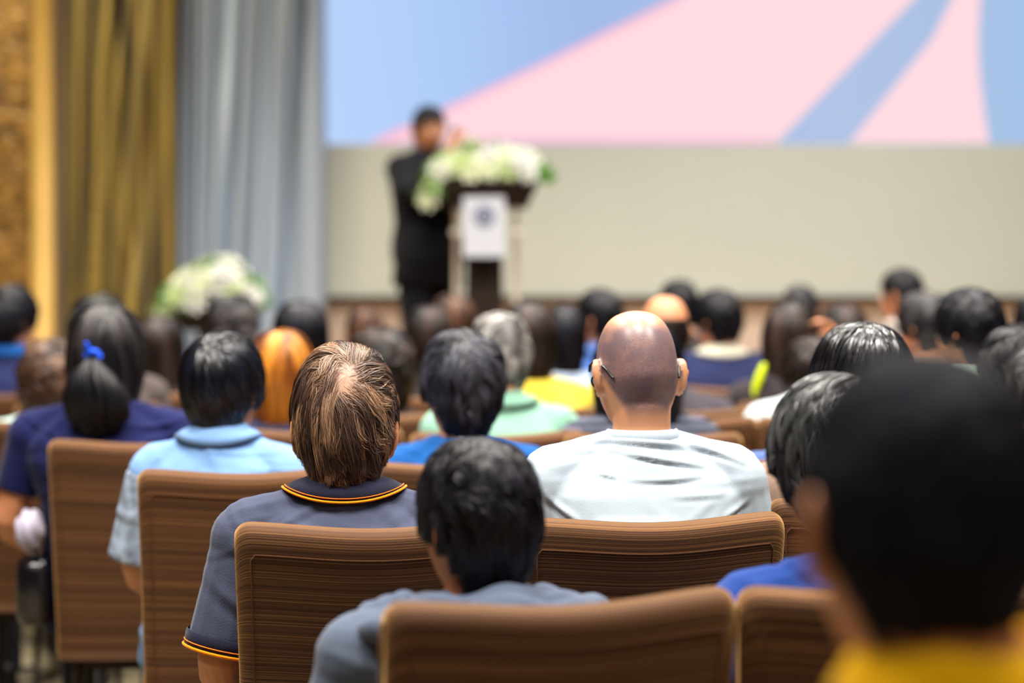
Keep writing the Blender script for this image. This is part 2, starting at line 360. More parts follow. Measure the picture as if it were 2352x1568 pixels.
def ringm(bb, r0, r1, n=32, y=-.179, cx=-.008):
    a = np.arange(n)/n*2*PI; P = np.array([[(cx+r*c, yy, ez+r*s) for c, s in zip(np.cos(a), np.sin(a))] for r, yy in ((r0, y), (r1, y), (r1, y+.004), (r0, y+.004))]); bb.grid(P, closeu=True, closev=True)
ringm(bb, .038, .052); ringm(bb, .012, .024)
for k in range(8):
    a = k*PI/4; bb.ell((-.008+.028*math.cos(a), -.177, ez+.028*math.sin(a)), (.005, .002, .005), n=8, m=6)
link('round_crest', bb.mesh('round_crest'), mat('crest_blue', (84, 98, 140), .6), pn)
bb = Buf(); pts = [(-.1, .1, zt), (-.12, .06, zt+.1), (-.15, .12, zt+.20)]
arrangement('lectern_flowers', (lx+.01, LD-.03, zt+SZ+.012), .56, .3, CZ-(335-HY)*q_-SZ-zt-.02, 34, 'long spray of white and green flowers lying along the lectern top', True, 4)

# pedestal with the second arrangement, left of the stage
PD = 10.35; pxx = (500-HX)*PD/F; pq = PD/F
ped = empty('pedestal_table', (pxx, PD, SZ)); tag(ped, 'dark wooden stand under the low flowers in front of the silver curtain', 'stand')
ztop = CZ-(700-HY)*pq-SZ
bb = Buf(); bb.add([(-.16, -.12, ztop-.13), (.16, -.12, ztop-.13), (.16, .12, ztop-.13), (-.16, .12, ztop-.13), (-.225, -.17, ztop), (.225, -.17, ztop), (.225, .17, ztop), (-.225, .17, ztop)], [(3, 2, 1, 0), (0, 1, 5, 4), (1, 2, 6, 5), (2, 3, 7, 6), (3, 0, 4, 7), (4, 5, 6, 7)])
link('top', bb.mesh('top', False), dark, ped)
bb = Buf(); bb.box(-.09, .09, -.08, .08, .03, ztop-.13); link('column', bb.mesh('column', False), dark, ped)
bb = Buf(); bb.box(-.18, .18, -.14, .14, 0, .03); link('base', bb.mesh('base', False), dark, ped)
arrangement('stage_flowers', (pxx, PD, ztop+SZ+.001), .46, .30, CZ-(598-HY)*pq-SZ-ztop, 42, 'mound of white flowers and leaves on the dark stand left of the stage', True, 9)

# ------------------------------------------------------------------ chairs
CW = .495
def chair_meshes():
    M = {}
    # backrest: profile ring in (thickness, height) swept across x on a shallow curve
    nT = 45; prof = []
    th = .075; z0, z1 = .38, .972
    fr = [('f', z) for z in np.linspace(z0+.02, z1-.03, 12)]
    ring = []; arc = []
    r = th/2
    for z in np.linspace(z0, z1-r, 14): ring.append((r, z))
    for a in np.linspace(0, PI, 11)[1:-1]: ring.append((r*math.cos(a), z1-r+r*math.sin(a)**.8*1.0))
    for z in np.linspace(z1-r, z0, 16): ring.append((-r, z))
    ring = np.array(ring); ds = np.r_[0, np.cumsum(np.linalg.norm(np.diff(ring, axis=0), axis=1))]
    ts = np.sin(np.linspace(-PI/2, PI/2, nT)); ts = np.sign(ts)*(1-(1-abs(ts))**1.15)
    def place(t, u, z, push=0):
        e = max(0, (abs(t)*CW/2-(CW/2-.03))/.03); ins = .03*(1-math.sqrt(max(0, 1-e*e)))
        k = (z-z0)/(z1-z0); wk = .93+.07*k
        uu = u*(1-.55*ins/.03); zz = z-(ins*.9 if z > z1-.08 else ins*.9*max(0, (k-.6)/.3 if k < .9 else 1))
        y = -.19-(z-.45)*.16-.034*(1-t*t)*(.4+.6*k)+uu
        z_ = zz+.006*math.cos(t*PI)*(-1)*k
        return (t*CW/2*wk, y+push, z_)
    P = np.array([[place(t, u, z) for u, z in ring] for t in ts])
    a, b = P.shape[:2]; bf = Buf(); bf.grid(P, flip=True)
    for i in (0, a-1):
        f = tuple(i*b+j for j in range(b)); bf.f.append(f if i == 0 else f[::-1])
    bf.f += [(i*b, (i+1)*b, (i+1)*b+b-1, i*b+b-1)[::-1] for i in range(a-1)]
    me = bf.mesh('backrest'); uvl = me.uv_layers.new(name='UVMap')
    for l in me.loops:
        i, j = divmod(l.vertex_index, b); uvl.data[l.index].uv = (ts[i]*CW/2, ds[j])
    M['backrest'] = me
    # seam around the rear panel, and the one at the front of the top band
    bs = Buf(); ti = 1-.028/(CW/2); zs = z1-.054
    pts = [place(-ti, -r, z, -.0005) for z in np.linspace(z0+.01, zs-.01, 14)]+[place(t, -r, zs, -.0005) for t in np.linspace(-ti+.03, ti-.03, 20)]+[place(ti, -r, z, -.0005) for z in np.linspace(zs-.01, z0+.01, 14)]
    bs.tube(pts, .0016, 6, cap=False); M['seam'] = bs.mesh('seam')
    # seat cushion: rounded block
    u = sphere_dirs(32, 20); e = .22; q = np.sign(u)*abs(u)**e; q = q/np.maximum(1e-6, (abs(q)**8).sum(-1, keepdims=True)**(1/8))
    S = q*np.array([CW/2-.005, .235, .055])+np.array([0, .03, .425]); bf = Buf(); bf.sph(S); me = bf.mesh('seat'); uvl = me.uv_layers.new(name='UVMap')
    for l in me.loops:
        c = me.vertices[l.vertex_index].co; uvl.data[l.index].uv = (c.x, c.y+c.z)
    M['seat'] = me
    bf = Buf(); bf.box(-.2, .2, -.17, .24, .345, .372); M['seat_frame'] = bf.mesh('seat_frame', False)
    for k, (x, y) in enumerate(((-.19, .22), (.19, .22), (-.18, -.16), (.18, -.16))):
        bf = Buf(); bf.tube([(x, y, .36), (x*1.02, y+(.03 if y > 0 else -.07), .0)], [.016, .011], 10, cap=False); M['leg%d' % k] = bf.mesh('leg')
    return M
CM = chair_meshes()
legm = mat('dark_metal', (44, 34, 30), .4, .6); seamm = mat('seam_thread', (92, 58, 34), .9)
def chair(xl, yl, label, ang=15, dback=None, wide=1):
    """xl, yl: where the top left rear corner of the backrest shows"""
    d = (CZ-.966)*F/(yl-HY) if dback is None else dback
    a = math.radians(ang); c, s = math.cos(a), math.sin(a)
    X = (xl-HX)*d/F; lx_, ly_ = -CW/2, -.20-.07-.03
    x0, y0 = X-(c*lx_-s*ly_), d-(s*lx_+c*ly_)
    r = empty('conference_chair', (x0, y0, 0), a); tag(r, label, 'chair', 'brown upholstered conference chairs')
    bk = link('backrest', CM['backrest'], FAB, r); link('seam', CM['seam'], seamm, bk)
    link('seat', CM['seat'], FAB, r); link('seat_frame', CM['seat_frame'], legm, r)
    for k in range(4): link('leg', CM['leg%d' % k], legm, r)
    return r

# ------------------------------------------------------------------ people
HRAD = np.array([.077, .098, .116]); RTOP = 1.13
def head_shape(u, tuck=.42, jaw=.30):
    P = u*HRAD; t = np.clip(-u[..., 2], 0, 1); P[..., 2] = np.where(u[..., 2] > 0, P[..., 2]*RTOP, P[..., 2])
    h_ = np.sqrt(np.clip(1-u[..., 2]**2, 1e-9, 1)); bx = (1-abs(u[..., 2])**2.6)**(1/2.6)/np.maximum(h_, 1e-4); bx = np.clip(bx, 1, 1.35); P[..., 0] *= bx; P[..., 1] *= np.where(u[..., 2] > 0, 1+(bx-1)*.7, 1)
    P[..., 0] *= 1-jaw*t**1.4
    back = u[..., 1] < 0
    P[..., 1] = np.where(back, P[..., 1]*(1-tuck*t**1.1), P[..., 1])
    P[..., 0] *= 1+.03*np.clip(-u[..., 1], 0, 1)*np.clip(u[..., 2]+.4, 0, 1)
    fr = np.clip(u[..., 1], 0, 1); x, z = P[..., 0], P[..., 2]
    f2 = fr**2
    d = .024*np.exp(-(x/.011)**2-((z+.020)/.014)**2)+.014*np.exp(-(x/.008)**2-((z-.002)/.022)**2)      # nose
    d += -.011*np.exp(-((abs(x)-.031)/.015)**2-((z-.008)/.013)**2)                                    # eye sockets
    d += .006*np.exp(-(x/.045)**2-((z-.030)/.012)**2)+.006*np.exp(-(x/.022)**2-((z+.052)/.006)**2)-.004*np.exp(-(x/.022)**2-((z+.060)/.003)**2)+.006*np.exp(-(x/.018)**2-((z+.068)/.006)**2)
    d += .012*np.exp(-(x/.025)**2-((z+.100)/.018)**2)+.004*np.exp(-((abs(x)-.042)/.02)**2-((z+.022)/.02)**2)
    P[..., 1] += d*f2
    return P
def ear_buf(bf, side, T, s=1., flare=.5):
    """a cupped ear with a raised rim; T maps head space into body space"""
    n, m = 22, 9; rows = []
    ph = np.arange(n)/n*2*PI
    base = np.stack([.017*np.cos(ph)*(1+.15*np.sin(ph)), .033*np.sin(ph)+.002], -1)   # (front-back, up)
    for k, (r, h) in enumerate(((.02, -.004), (.3, -.004), (.55, .000), (.75, .0035), (.88, .0065), (1., .006), (1.03, .002), (.97, -.003), (.6, -.009), (.02, -.010))):
        rows.append(np.stack([np.full(n, 0)+h, -base[:, 0]*r, base[:, 1]*r], -1))
    P = np.array(rows)*s
    rot = np.array(Euler((0.12, 0, 0)).to_matrix()) @ np.array(Euler((0, .10, flare)).to_matrix())
    P = P @ rot.T
    P = P+np.array([.0815, -.012, -.002]); P[..., 0] *= side
    P = T(P); a, b = P.shape[:2]; bf.grid(P, closev=True, flip=side < 0)
    k = bf.n-a*b; f0 = tuple(k+j for j in range(b)); f1 = tuple(bf.n-b+j for j in range(b))
    bf.f.append(f0[::-1] if side > 0 else f0); bf.f.append(f1 if side > 0 else f1[::-1])
    bf.tube([T(np.array([side*.062, -.004, .012])), T(np.array([side*.078, -.008, .0]))], [.012*s, .010*s], 8)

def hand(bf, W, fwd, palm, side, s=1., curl=.35):
    """W wrist point, fwd direction of the fingers, palm direction the palm faces"""
    fwd = np.array(fwd, float); fwd /= np.linalg.norm(fwd); palm = np.array(palm, float); palm -= fwd*np.dot(palm, fwd); palm /= np.linalg.norm(palm)
    lat = np.cross(fwd, palm)*side; W = np.array(W, float)
    R = np.stack([lat, fwd, palm], 1)
    bf.ell(W+fwd*.048*s, (.041*s, .052*s, .017*s), R)
    bf.tube([W-fwd*.01, W+fwd*.03*s], [.025*s, .026*s], 10, flat=.75, updir=lat)
    for k, (o_, l, r) in enumerate(((-.030, .062, .0080), (-.010, .072, .0085), (.011, .067, .0082), (.030, .052, .0073))):
        p = W+fwd*.088*s+lat*o_*s; pts = [p-fwd*.02*s]; a = curl*.5; 
        for j, sg in enumerate((.42, .33, .25)):
            p = p+(fwd*math.cos(a)+palm*math.sin(a)+lat*o_*1.5)*l*sg*s; pts.append(p); a += curl*(1.1+.2*k)
        bf.tube(pts, [r*s*1.1, r*s, r*s*.92, r*s*.8], 8)
    b0 = W+fwd*.022*s-lat*.026*s; bf.tube([b0, b0+(fwd*.55-lat*.75+palm*.3)*.038*s, b0+(fwd*.9-lat*.62+palm*.5)*.07*s, b0+(fwd*1.2-lat*.45+palm*.7)*.085*s], [.0135*s, .0115*s, .0100*s, .0085*s], 8)

class Pose:
    """joints of a seated or standing figure in its own space, facing +Y, origin on the floor under the pelvis"""
    def __init__(p, H=1.283, sw=1., yaw=0, pitch=0, roll=0, stand=False, lean=0., hx=0., hy=0., arms=None, hs=1., slope=0., girth=1., nz=-.02):
        p.H, p.sw, p.stand, p.hs, p.girth = H, sw, stand, hs, girth
        p.dz = H-1.283 if not stand else H-1.70
        p.lean = lean; p.slope = slope
        base = .5 if not stand else .5
        off = 0 if not stand else .417
        p.off = off
        zb = lambda z: z+off+(p.dz+nz)*np.clip((z-.5)/.5, 0, 1)
        p.zb = zb
        p.rot = np.array(Euler((math.radians(pitch), math.radians(roll), math.radians(yaw))).to_matrix())
        nk = np.array([0+hx*.6, -.02+p.ly(1.07)+hy*.6, zb(1.075)])
        p.neck = nk
        p.hc = nk+p.rot @ np.array([hx*.4, .012+hy*.4, .095*hs])+np.array([0, 0, 0.])
        # keep crown at H
        top = p.hc[2]+.131*hs; p.hc = p.hc+np.array([0, 0, H-top])
        if arms is None:
            arms = {}
            for s in (-1, 1):
                arms[s] = [(s*.178*sw, -.025, .965), (s*.242*sw, -.02, .715), (s*.13, .20, .60), (0, 1, -.15)]
        p.arms = {}
        for s, (a, b, c, d) in arms.items():
            mv = lambda q: np.array([q[0], q[1]+p.ly(q[2]), zb(q[2])])
            p.arms[s] = (mv(a), mv(b), mv(c), np.array(d, float))
        if stand:
            p.legs = {s: [(s*.095, 0, .90), (s*.10, .015, .50), (s*.105, -.01, .09)] for s in (-1, 1)}
        else:
            p.legs = {s: [(s*.10, .03, .525), (s*.165, .43, .53), (s*.15, .47, .09)] for s in (-1, 1)}
    def ly(p, z): return -p.lean*np.clip((z-.5)/.6, 0, 1.3)
    def T(p, P): return (np.asarray(P)*p.hs) @ p.rot.T+p.hc
    def matrix(p):
        m = Matrix(p.rot.tolist()).to_4x4(); m = Matrix.Translation(Vector(p.hc)) @ m @ Matrix.Scale(p.hs, 4); return m
    def torso(p, bf, k=0., top=True, tw=1.):
        g = p.girth; rows = [(.44, .165*g, .12*g, 0, 0), (.50, .182*g, .142*g, 0, -.005), (.58, .176*g, .132*g, 0, -.015), (.68, .155*g, .118*g, 0, -.02), (.80, .162*g, .122*g, 0, -.03), (.90, .18*p.sw, .125*g, 0, -.035),
                (.955, .183*p.sw, .110, 0, -.033), (.99, .165*p.sw, .092, 0, -.03), (1.02, .125*p.sw, .078, 0, -.028), (1.045, .085, .066, 0, -.024)]
        bf.rings([(p.zb(z), a+k*tw, b_+k, x, y+p.ly(z)) for z, a, b_, x, y in rows])
        bf.ell(p.neck+np.array([0, -.010, -.052]), (.084+k, .076+k, .050+k*.6))
        for s in (-1, 1):
            sh = p.arms[s][0]; bf.ell(sh+np.array([0, 0, .0]), (.058+k, .060+k, .062+k))
            bf.tube([(s*.048, -.030+p.ly(1.05), p.zb(1.020)), (s*.11*p.sw, -.032+p.ly(1), p.zb(.993)-p.slope*.4), (s*.172*p.sw, -.03+p.ly(.98), p.zb(.972)-p.slope)], [.038+k, .044+k, .050+k], 14, flat=1.15)
        return bf
    def arm(p, bf, s, k=0., frac=1., loose=0.):
        a, b_, c, d = p.arms[s]; g = .5+.5*p.girth
        def up(t): return a+(b_-a)*t
        if frac <= 1:
            bf.tube([a, up(frac*.5), up(frac)], [(.056+k)*g, (.050+k+loose*.5)*g, (.046+k+loose)*g], 14, cap=(loose == 0))
        else:
            q = frac-1
            bf.tube([a, up(.5), up(.93), b_+(c-b_)*.08, b_+(c-b_)*.5*q, b_+(c-b_)*q], [(.056+k)*g, (.048+k)*g, (.041+k)*g, (.040+k)*g, (.038+k)*g, (.029+k)*g], 14)
    def leg(p, bf, s, k=0.):
        a, b_, c = [np.array(q, float) for q in p.legs[s]]; g = p.girth
        bf.tube([a, (a+b_)/2, b_, b_*.9+c*.1, b_*.62+c*.38, c], [(.088+k)*g, (.078+k)*g, .060+k, .058+k, .056+k, .038+k*1.4], 16)
def build_body(p, voxel, ears=True, flare=.5, es=1., jaw=.30, tuck=.42, neckr=.056, name='person', hands=True):
    bf = Buf()
    u = sphere_dirs(56, 40); bf.sph(p.T(head_shape(u, tuck, jaw)))
    if ears:
        for s in (-1, 1): ear_buf(bf, s, p.T, es, flare)
    n0 = p.neck+np.array([0, -.004, -.035]); n1 = p.hc+p.rot @ np.array([0, -.022, -.055])*p.hs
    n1 = n1+np.array([0, 0, .0]); bf.tube([n0, (n0+n1)/2, n1], [neckr*1.12, neckr, neckr*1.0], 20, flat=1.0)
    p.torso(bf)
    for s in (-1, 1):
        p.arm(bf, s, 0, 2.0); a, b_, c, d = p.arms[s]
        dd = (c-b_)/np.linalg.norm(c-b_)
        if hands: hand(bf, c+dd*.012, d, (0, 0, -1) if not p.stand else (-s, 0, -.2), -s, 1.)
        p.leg(bf, s, -.006); ft = np.array(p.legs[s][2]); bf.ell(ft+np.array([0, .06, -.045]), (.035, .10, .032))
    return remesh(bf, name, voxel, 2)
def shirt_mesh(p, voxel, k=.012, sleeve=.55, loose=.004, folds=None, name='shirt', hem=.47, it=3):
    bf = Buf(); p.torso(bf, k)
    for s in (-1, 1): p.arm(bf, s, k*.9, sleeve, loose if sleeve <= 1 else 0)
    return remesh(bf, name, voxel, it, edit=folds)
def trouser_mesh(p, voxel=.009):
    bf = Buf()
    for s in (-1, 1): p.leg(bf, s, .008)
    if p.stand: bf.rings([(.84, .165, .115, 0, 0), (.95, .175, .12, 0, -.005), (1.03, .16, .115, 0, -.01)])
    else: bf.rings([(.43, .17, .13, 0, .01), (.50, .20*p.girth, .160*p.girth, 0, 0), (.60, .182*p.girth, .142*p.girth, 0, -.012)])
    return remesh(bf, 'trousers', voxel, 3)
def shoe_mesh():
    bf = Buf(); bf.rings([(0, .042, .135, 0, .065), (.02, .044, .138, 0, .065), (.028, .040, .133, 0, .064), (.05, .038, .12, 0, .055), (.075, .034, .075, 0, .02), (.10, .036, .05, 0, 0)], 24, 2.4)
    return bf.mesh('shoe')
SHOE = shoe_mesh()

def rand_folds(seedv, depth=.003, n=26, zt=None, zrange=(.55, 1.03)):
    rg = np.random.RandomState(seedv)
    F_ = [(rg.uniform(-.2, .2), rg.uniform(*zrange), rg.normal()*.5, rg.uniform(.04, .12), rg.uniform(.006, .014), rg.uniform(.5, 1.3)) for _ in range(n)]
    def f(co, no):
        d = np.zeros(len(co))
        for x, z, a, l, w_, q in F_:
            ux = (co[:, 0]-x)*math.cos(a)+(co[:, 2]-z)*math.sin(a); uz = -(co[:, 0]-x)*math.sin(a)+(co[:, 2]-z)*math.cos(a)-.9*ux*ux
            d += q*np.exp(-(ux/l)**2)*(np.exp(-(uz/w_)**2)-.7*np.exp(-((uz+1.8*w_)/w_)**2))
        return co+no*(d*depth)[:, None]
    return f

# ---- hair: a cap over the skull plus strand ribbons that start on the scalp and follow it from the whorl
def zline(u, nape, ear, front):
    a = np.arctan2(abs(u[..., 0]), -u[..., 1])/PI      # 0 behind, 1 in front
    t1 = sst(a, .18, .46); t2 = sst(a, .56, .72)
    return nape*(1-t1)+ear*t1*(1-t2)+front*t2
def surf(u, st):
    """where direction u lands on the outer hair surface of style st, in head space"""
    rx, ry, rz = HRAD; uz = u[..., 2]; h = np.sqrt(np.clip(1-uz**2, 1e-9, 1)); t = np.clip(-uz, 0, 1); tp = np.clip(uz, 0, 1)
    p = st.get('p', 2.); hn = np.where(uz < 0, (1-t**p)**(1/p), h)
    th = st['thick']*(.55+.45*np.clip(uz*1.5+.5, 0, 1)); side = st.get('side', 0.)*np.exp(-((uz+.1)/.35)**2)
    k = hn/np.maximum(h, 1e-4); bq = np.clip((1-abs(uz)**2.6)**(1/2.6)/np.maximum(h, 1e-4), 1, 1.35); k = np.where(uz > 0, 1+(bq-1)*.85, np.maximum(k, np.where(st.get('p', 2.) > 2, k, 1+(bq-1)*.6)))
    X = u[..., 0]*k*(rx+th+side)*(1-st.get('pinch', .1)*t**1.4); Y = u[..., 1]*k*(ry+th)
    Y = np.where(u[..., 1] < 0, Y*(1-st.get('tuck', .36)*t**1.1), Y)
    Z = np.where(uz < 0, uz*st.get('down', rz), uz*(rz*RTOP+th*st.get('top', 1.)))
    P = np.stack([X, Y, Z], -1)
    if st.get('lump'):
        q = st['lump']; s = st.get('lscale', 30)
        n = np.sin(P[..., 0]*s+2*np.sin(P[..., 2]*s*.7))*np.sin(P[..., 1]*s*.9+1.3)*np.sin(P[..., 2]*s*1.1+P[..., 0]*s*.5)
        P = P*(1+q*n)[..., None]
    return P
def hair_mesh(name, st, n, seedv=1):
    rg = np.random.RandomState(seedv); li = (st.get('nape', -.72), st.get('ear', -.02), st.get('front', .42))
    u = sphere_dirs(64, 44); P = surf(u, st)*st.get('capk', .985); mk = sst(u[..., 2]-zline(u, *li), -.06, .06)
    if st.get('bald'):
        w_ = np.array(st['whorl'], float); w_ /= np.linalg.norm(w_)
        if st['bald'] > .3: mk = mk*sst(np.linalg.norm(u-w_, axis=-1), st['bald']-.1, st['bald']+.15)
    inn = head_shape(u)*.9; P = inn*(1-mk[..., None])+P*mk[..., None]
    bf = Buf(); bf.sph(P); cap = np.concatenate(bf.v); capf = bf.f
    # guides
    wh = np.array(st.get('whorl', (0.1, -.55, .8))); wh = wh/np.linalg.norm(wh)
    def samp(k):
        out = np.zeros((0, 3))
        while len(out) < k:
            d = rg.normal(size=(k*2, 3)); d /= np.linalg.norm(d, axis=1)[:, None]
            ok = d[:, 2] > zline(d, *li)-.02
            if st.get('bald'):
                ok &= rg.rand(len(d)) < np.clip((np.linalg.norm(d-wh, axis=1)-st['bald'])*3, .08 if st['bald'] < .3 else .0, 1)
            out = np.concatenate([out, d[ok]])
        return out[:k]
    K = max(30, int(n/st.get('clump_n', 40))); G = samp(K); steps = st.get('steps', 7); L = st.get('len', .7)
    sw = st.get('swirl', .35); gv = st.get('grav', .55); wob = st.get('wob', .25)
    g = G.copy(); path = [g.copy()]; nz = rg.normal(size=(K,))*wob; nz2 = rg.uniform(0, 6, K); Lk = L*rg.uniform(.7, 1.2, K)
    for s in range(steps):
        d = g-wh; d += np.array([0, 0, -gv*(.3+s/steps)]); d -= g*(d*g).sum(1)[:, None]
        d /= np.linalg.norm(d, axis=1)[:, None]+1e-6; c = np.cross(g, d)
        a = sw*math.exp(-s/steps*1.5)+nz*np.cos(nz2+s*.9)
        d = d*np.cos(a)[:, None]+c*np.sin(a)[:, None]
        zl = zline(g, *li); below = g[:, 2] < zl-st.get('fringe', .06)
        g = g+d*(Lk/steps*np.where(below, .12, 1.))[:, None]; g /= np.linalg.norm(g, axis=1)[:, None]; path.append(g.copy())
    path = np.array(path)                                   # steps+1, K, 3
    R0 = samp(n); own = np.zeros(n, int)
    for i in range(0, n, 2000): own[i:i+2000] = np.argmax(R0[i:i+2000] @ G.T+rg.normal(size=(len(R0[i:i+2000]), K))*.004, axis=1)
    off = R0-G[own]; lift0 = rg.uniform(0, 1, n)**1.5; clump = st.get('clump', .7); jit = rg.normal(size=(n, 3))*st.get('frizz', .01)
    cl = rg.uniform(0, 1, K); hv = np.clip(cl[own]*.75+rg.uniform(0, .35, n), 0, 1); flick = st.get('flick', 0)*rg.uniform(.2, 1, K)[own]
    lk = rg.uniform(0, 1, K)[own]*st.get('layer', .004)
    S = []; Nn = []
    for s in range(steps+1):
        t = s/steps; q = path[s][own]+off*(1-clump*t**1.1)+jit*t; q /= np.linalg.norm(q, axis=1)[:, None]
        b0 = surf(q, st); nr = b0/np.array([rx2 for rx2 in (HRAD**2)]); nr /= np.linalg.norm(nr, axis=1)[:, None]
        lift = -.002+(st.get('vol', .003)*lift0+lk)*math.sin(PI*min(1, .15+.85*t))+flick*max(0, (t-.6)/.4)**1.5*np.clip(-q[:, 2]*1.4+.2, 0, 1)
        S.append(b0+nr*lift[:, None]); Nn.append(nr)
    S = np.array(S); Nn = np.array(Nn)
    ww = st.get('w', .0007); V = []
    tw = rg.normal(size=(n, 1))*st.get('twist', .45)
    for s in range(steps+1):
        tg = S[min(s+1, steps)]-S[max(s-1, 0)]; sd = np.cross(tg, Nn[s]); sd /= np.linalg.norm(sd, axis=1)[:, None]+1e-9
        sd = sd*np.cos(tw)+Nn[s]*np.sin(tw); k = ww*(1-.75*(s/steps)**2)
        V.append(np.stack([S[s]-sd*k, S[s]+sd*k], 1))
    V = np.stack(V, 1)                                       # n, steps+1, 2, 3
    nv = (steps+1)*2; base = (np.arange(n)*nv)[:, None, None]+len(cap); k = (np.arange(steps)*2)[None, :, None]
    Fq = (base+k+np.array([0, 1, 3, 2])[None, None, :]).reshape(-1, 4)
    me = bpy.data.meshes.new(name); co = np.concatenate([cap, V.reshape(-1, 3)])
    nvt = len(co); me.vertices.add(nvt); me.vertices.foreach_set('co', co.ravel())
    lens = [len(f) for f in capf]; loops = np.concatenate([np.array([i for f in capf for i in f]), Fq.ravel()]); lens = np.concatenate([lens, np.full(len(Fq), 4)])
    me.loops.add(len(loops)); me.loops.foreach_set('vertex_index', loops.astype(np.int32)); me.polygons.add(len(lens))
    me.polygons.foreach_set('loop_start', np.r_[0, np.cumsum(lens)[:-1]].astype(np.int32)); me.polygons.foreach_set('loop_total', lens.astype(np.int32))
    me.polygons.foreach_set('use_smooth', [True]*len(lens)); me.update(calc_edges=True)
    a1 = me.attributes.new('ht', 'FLOAT', 'POINT'); a2 = me.attributes.new('hv', 'FLOAT', 'POINT')
    ht = np.concatenate([np.full(len(cap), st.get('capt', .0)), np.tile(np.repeat(np.linspace(0, 1, steps+1), 2), n)])
    hvv = np.concatenate([np.full(len(cap), .3), np.repeat(hv, nv)])
    if st.get('scalp'):
        a3 = me.attributes.new('hs', 'FLOAT', 'POINT'); cu = cap/np.linalg.norm(cap, axis=1)[:, None]; w2 = np.array(st.get('scalpc', wh)); w2 = w2/np.linalg.norm(w2)
        c1 = np.exp(-(np.linalg.norm(cu-w2, axis=1)/st['scalp'])**2); rd = np.exp(-(np.linalg.norm(R0-w2, axis=1)/st['scalp'])**2)
        sv = rd[:, None]*np.linspace(.75, .0, steps+1)[None, :]**1.5*rg.uniform(.2, 1, n)[:, None]
        a3.data.foreach_set('value', np.concatenate([c1, np.repeat(sv, 2, axis=1).ravel()]))
    a1.data.foreach_set('value', ht); a2.data.foreach_set('value', hvv)
    return me

STY = {
 'short':   dict(thick=.013, nape=-.72, ear=-.02, front=.42, len=.55, w=.0016, n=3500, tuck=.38, vol=.004),
 'crop':    dict(thick=.007, nape=-.66, ear=.02, front=.45, len=.25, w=.0012, n=5000, tuck=.40, vol=.002, clump=.2),
 'full':    dict(thick=.022, nape=-.80, ear=-.12, front=.36, len=.8, w=.0016, n=4000, tuck=.26, vol=.006, pinch=.16, layer=.006),
 'bowl':    dict(thick=.020, nape=-.83, ear=-.22, front=.30, len=1.0, w=.0014, n=6000, tuck=.26, vol=.003, pinch=.22, swirl=.15, clump=.5, whorl=(0, -.62, .78), wob=.1, down=.125),
 'bob':     dict(thick=.022, nape=-.97, ear=-.9, front=.40, len=1.3, w=.0018, n=4000, p=3.2, down=.15, tuck=.06, pinch=.02, side=.008, swirl=.1, wob=.1, whorl=(0, -.2, 1)),
 'long':    dict(thick=.020, nape=-.985, ear=-.95, front=.40, len=1.6, w=.0018, n=4500, p=4., down=.27, tuck=-.04, pinch=-.02, side=.010, swirl=.08, wob=.12, whorl=(0, -.2, 1), steps=9),
 'curly':   dict(thick=.034, nape=-.90, ear=-.5, front=.35, len=.5, w=.0020, n=5000, p=2.4, down=.13, tuck=.10, pinch=.05, lump=.045, lscale=75, wob=1.6, frizz=.06, clump=.85, layer=.012, steps=8),
 'bare':    dict(thick=.005, nape=-.70, ear=-.05, front=.3, len=.2, w=.0010, n=900, bald=1.05, whorl=(0, .1, 1), capk=.96, tuck=.38, clump=.2),
 'balding': dict(thick=.006, nape=-.74, ear=-.05, front=.5, len=.4, w=.0012, n=2600, bald=.75, whorl=(0, -.1, 1), capk=.955, tuck=.38, clump=.3),
}
HC = {'black': ((4, 4, 9), (10, 10, 19), (28, 28, 44)), 'darkbrown': ((16, 10, 10), (30, 20, 18), (70, 52, 46)), 'brown': ((44, 26, 20), (86, 54, 38), (120, 84, 64)),
      'grey': ((60, 56, 58), (130, 126, 124), (206, 202, 196)), 'ginger': ((96, 46, 14), (210, 120, 26), (240, 160, 56)), 'salt': ((12, 12, 18), (34, 34, 42), (112, 110, 110)), 'curlbrown': ((46, 28, 22), (100, 70, 52), (140, 108, 88))}
HM = {k: hair_mat(*v) for k, v in HC.items()}
CACHE = {}
def cached(key, fn):
    if key not in CACHE: CACHE[key] = fn()
    return CACHE[key]
SK = {'a': skin((224, 160, 120)), 'b': skin((206, 138, 98)), 'c': skin((232, 172, 132)), 'd': skin((186, 112, 70))}
EYEM = mat('eye_white', (226, 220, 212), .25, noise=0); IRIS = mat('iris', (34, 20, 14), .2, noise=0)
def eye_mesh():
    bf = Buf(); bf.ell((0, 0, 0), (.0118, .0118, .0118), n=14, m=10); me = bf.mesh('eye'); me.materials.append(EYEM); me.materials.append(IRIS)
    for pl in me.polygons:
        if pl.center.y > .0098: pl.material_index = 1
    return me
EYE = eye_mesh()
PEOPLE = []
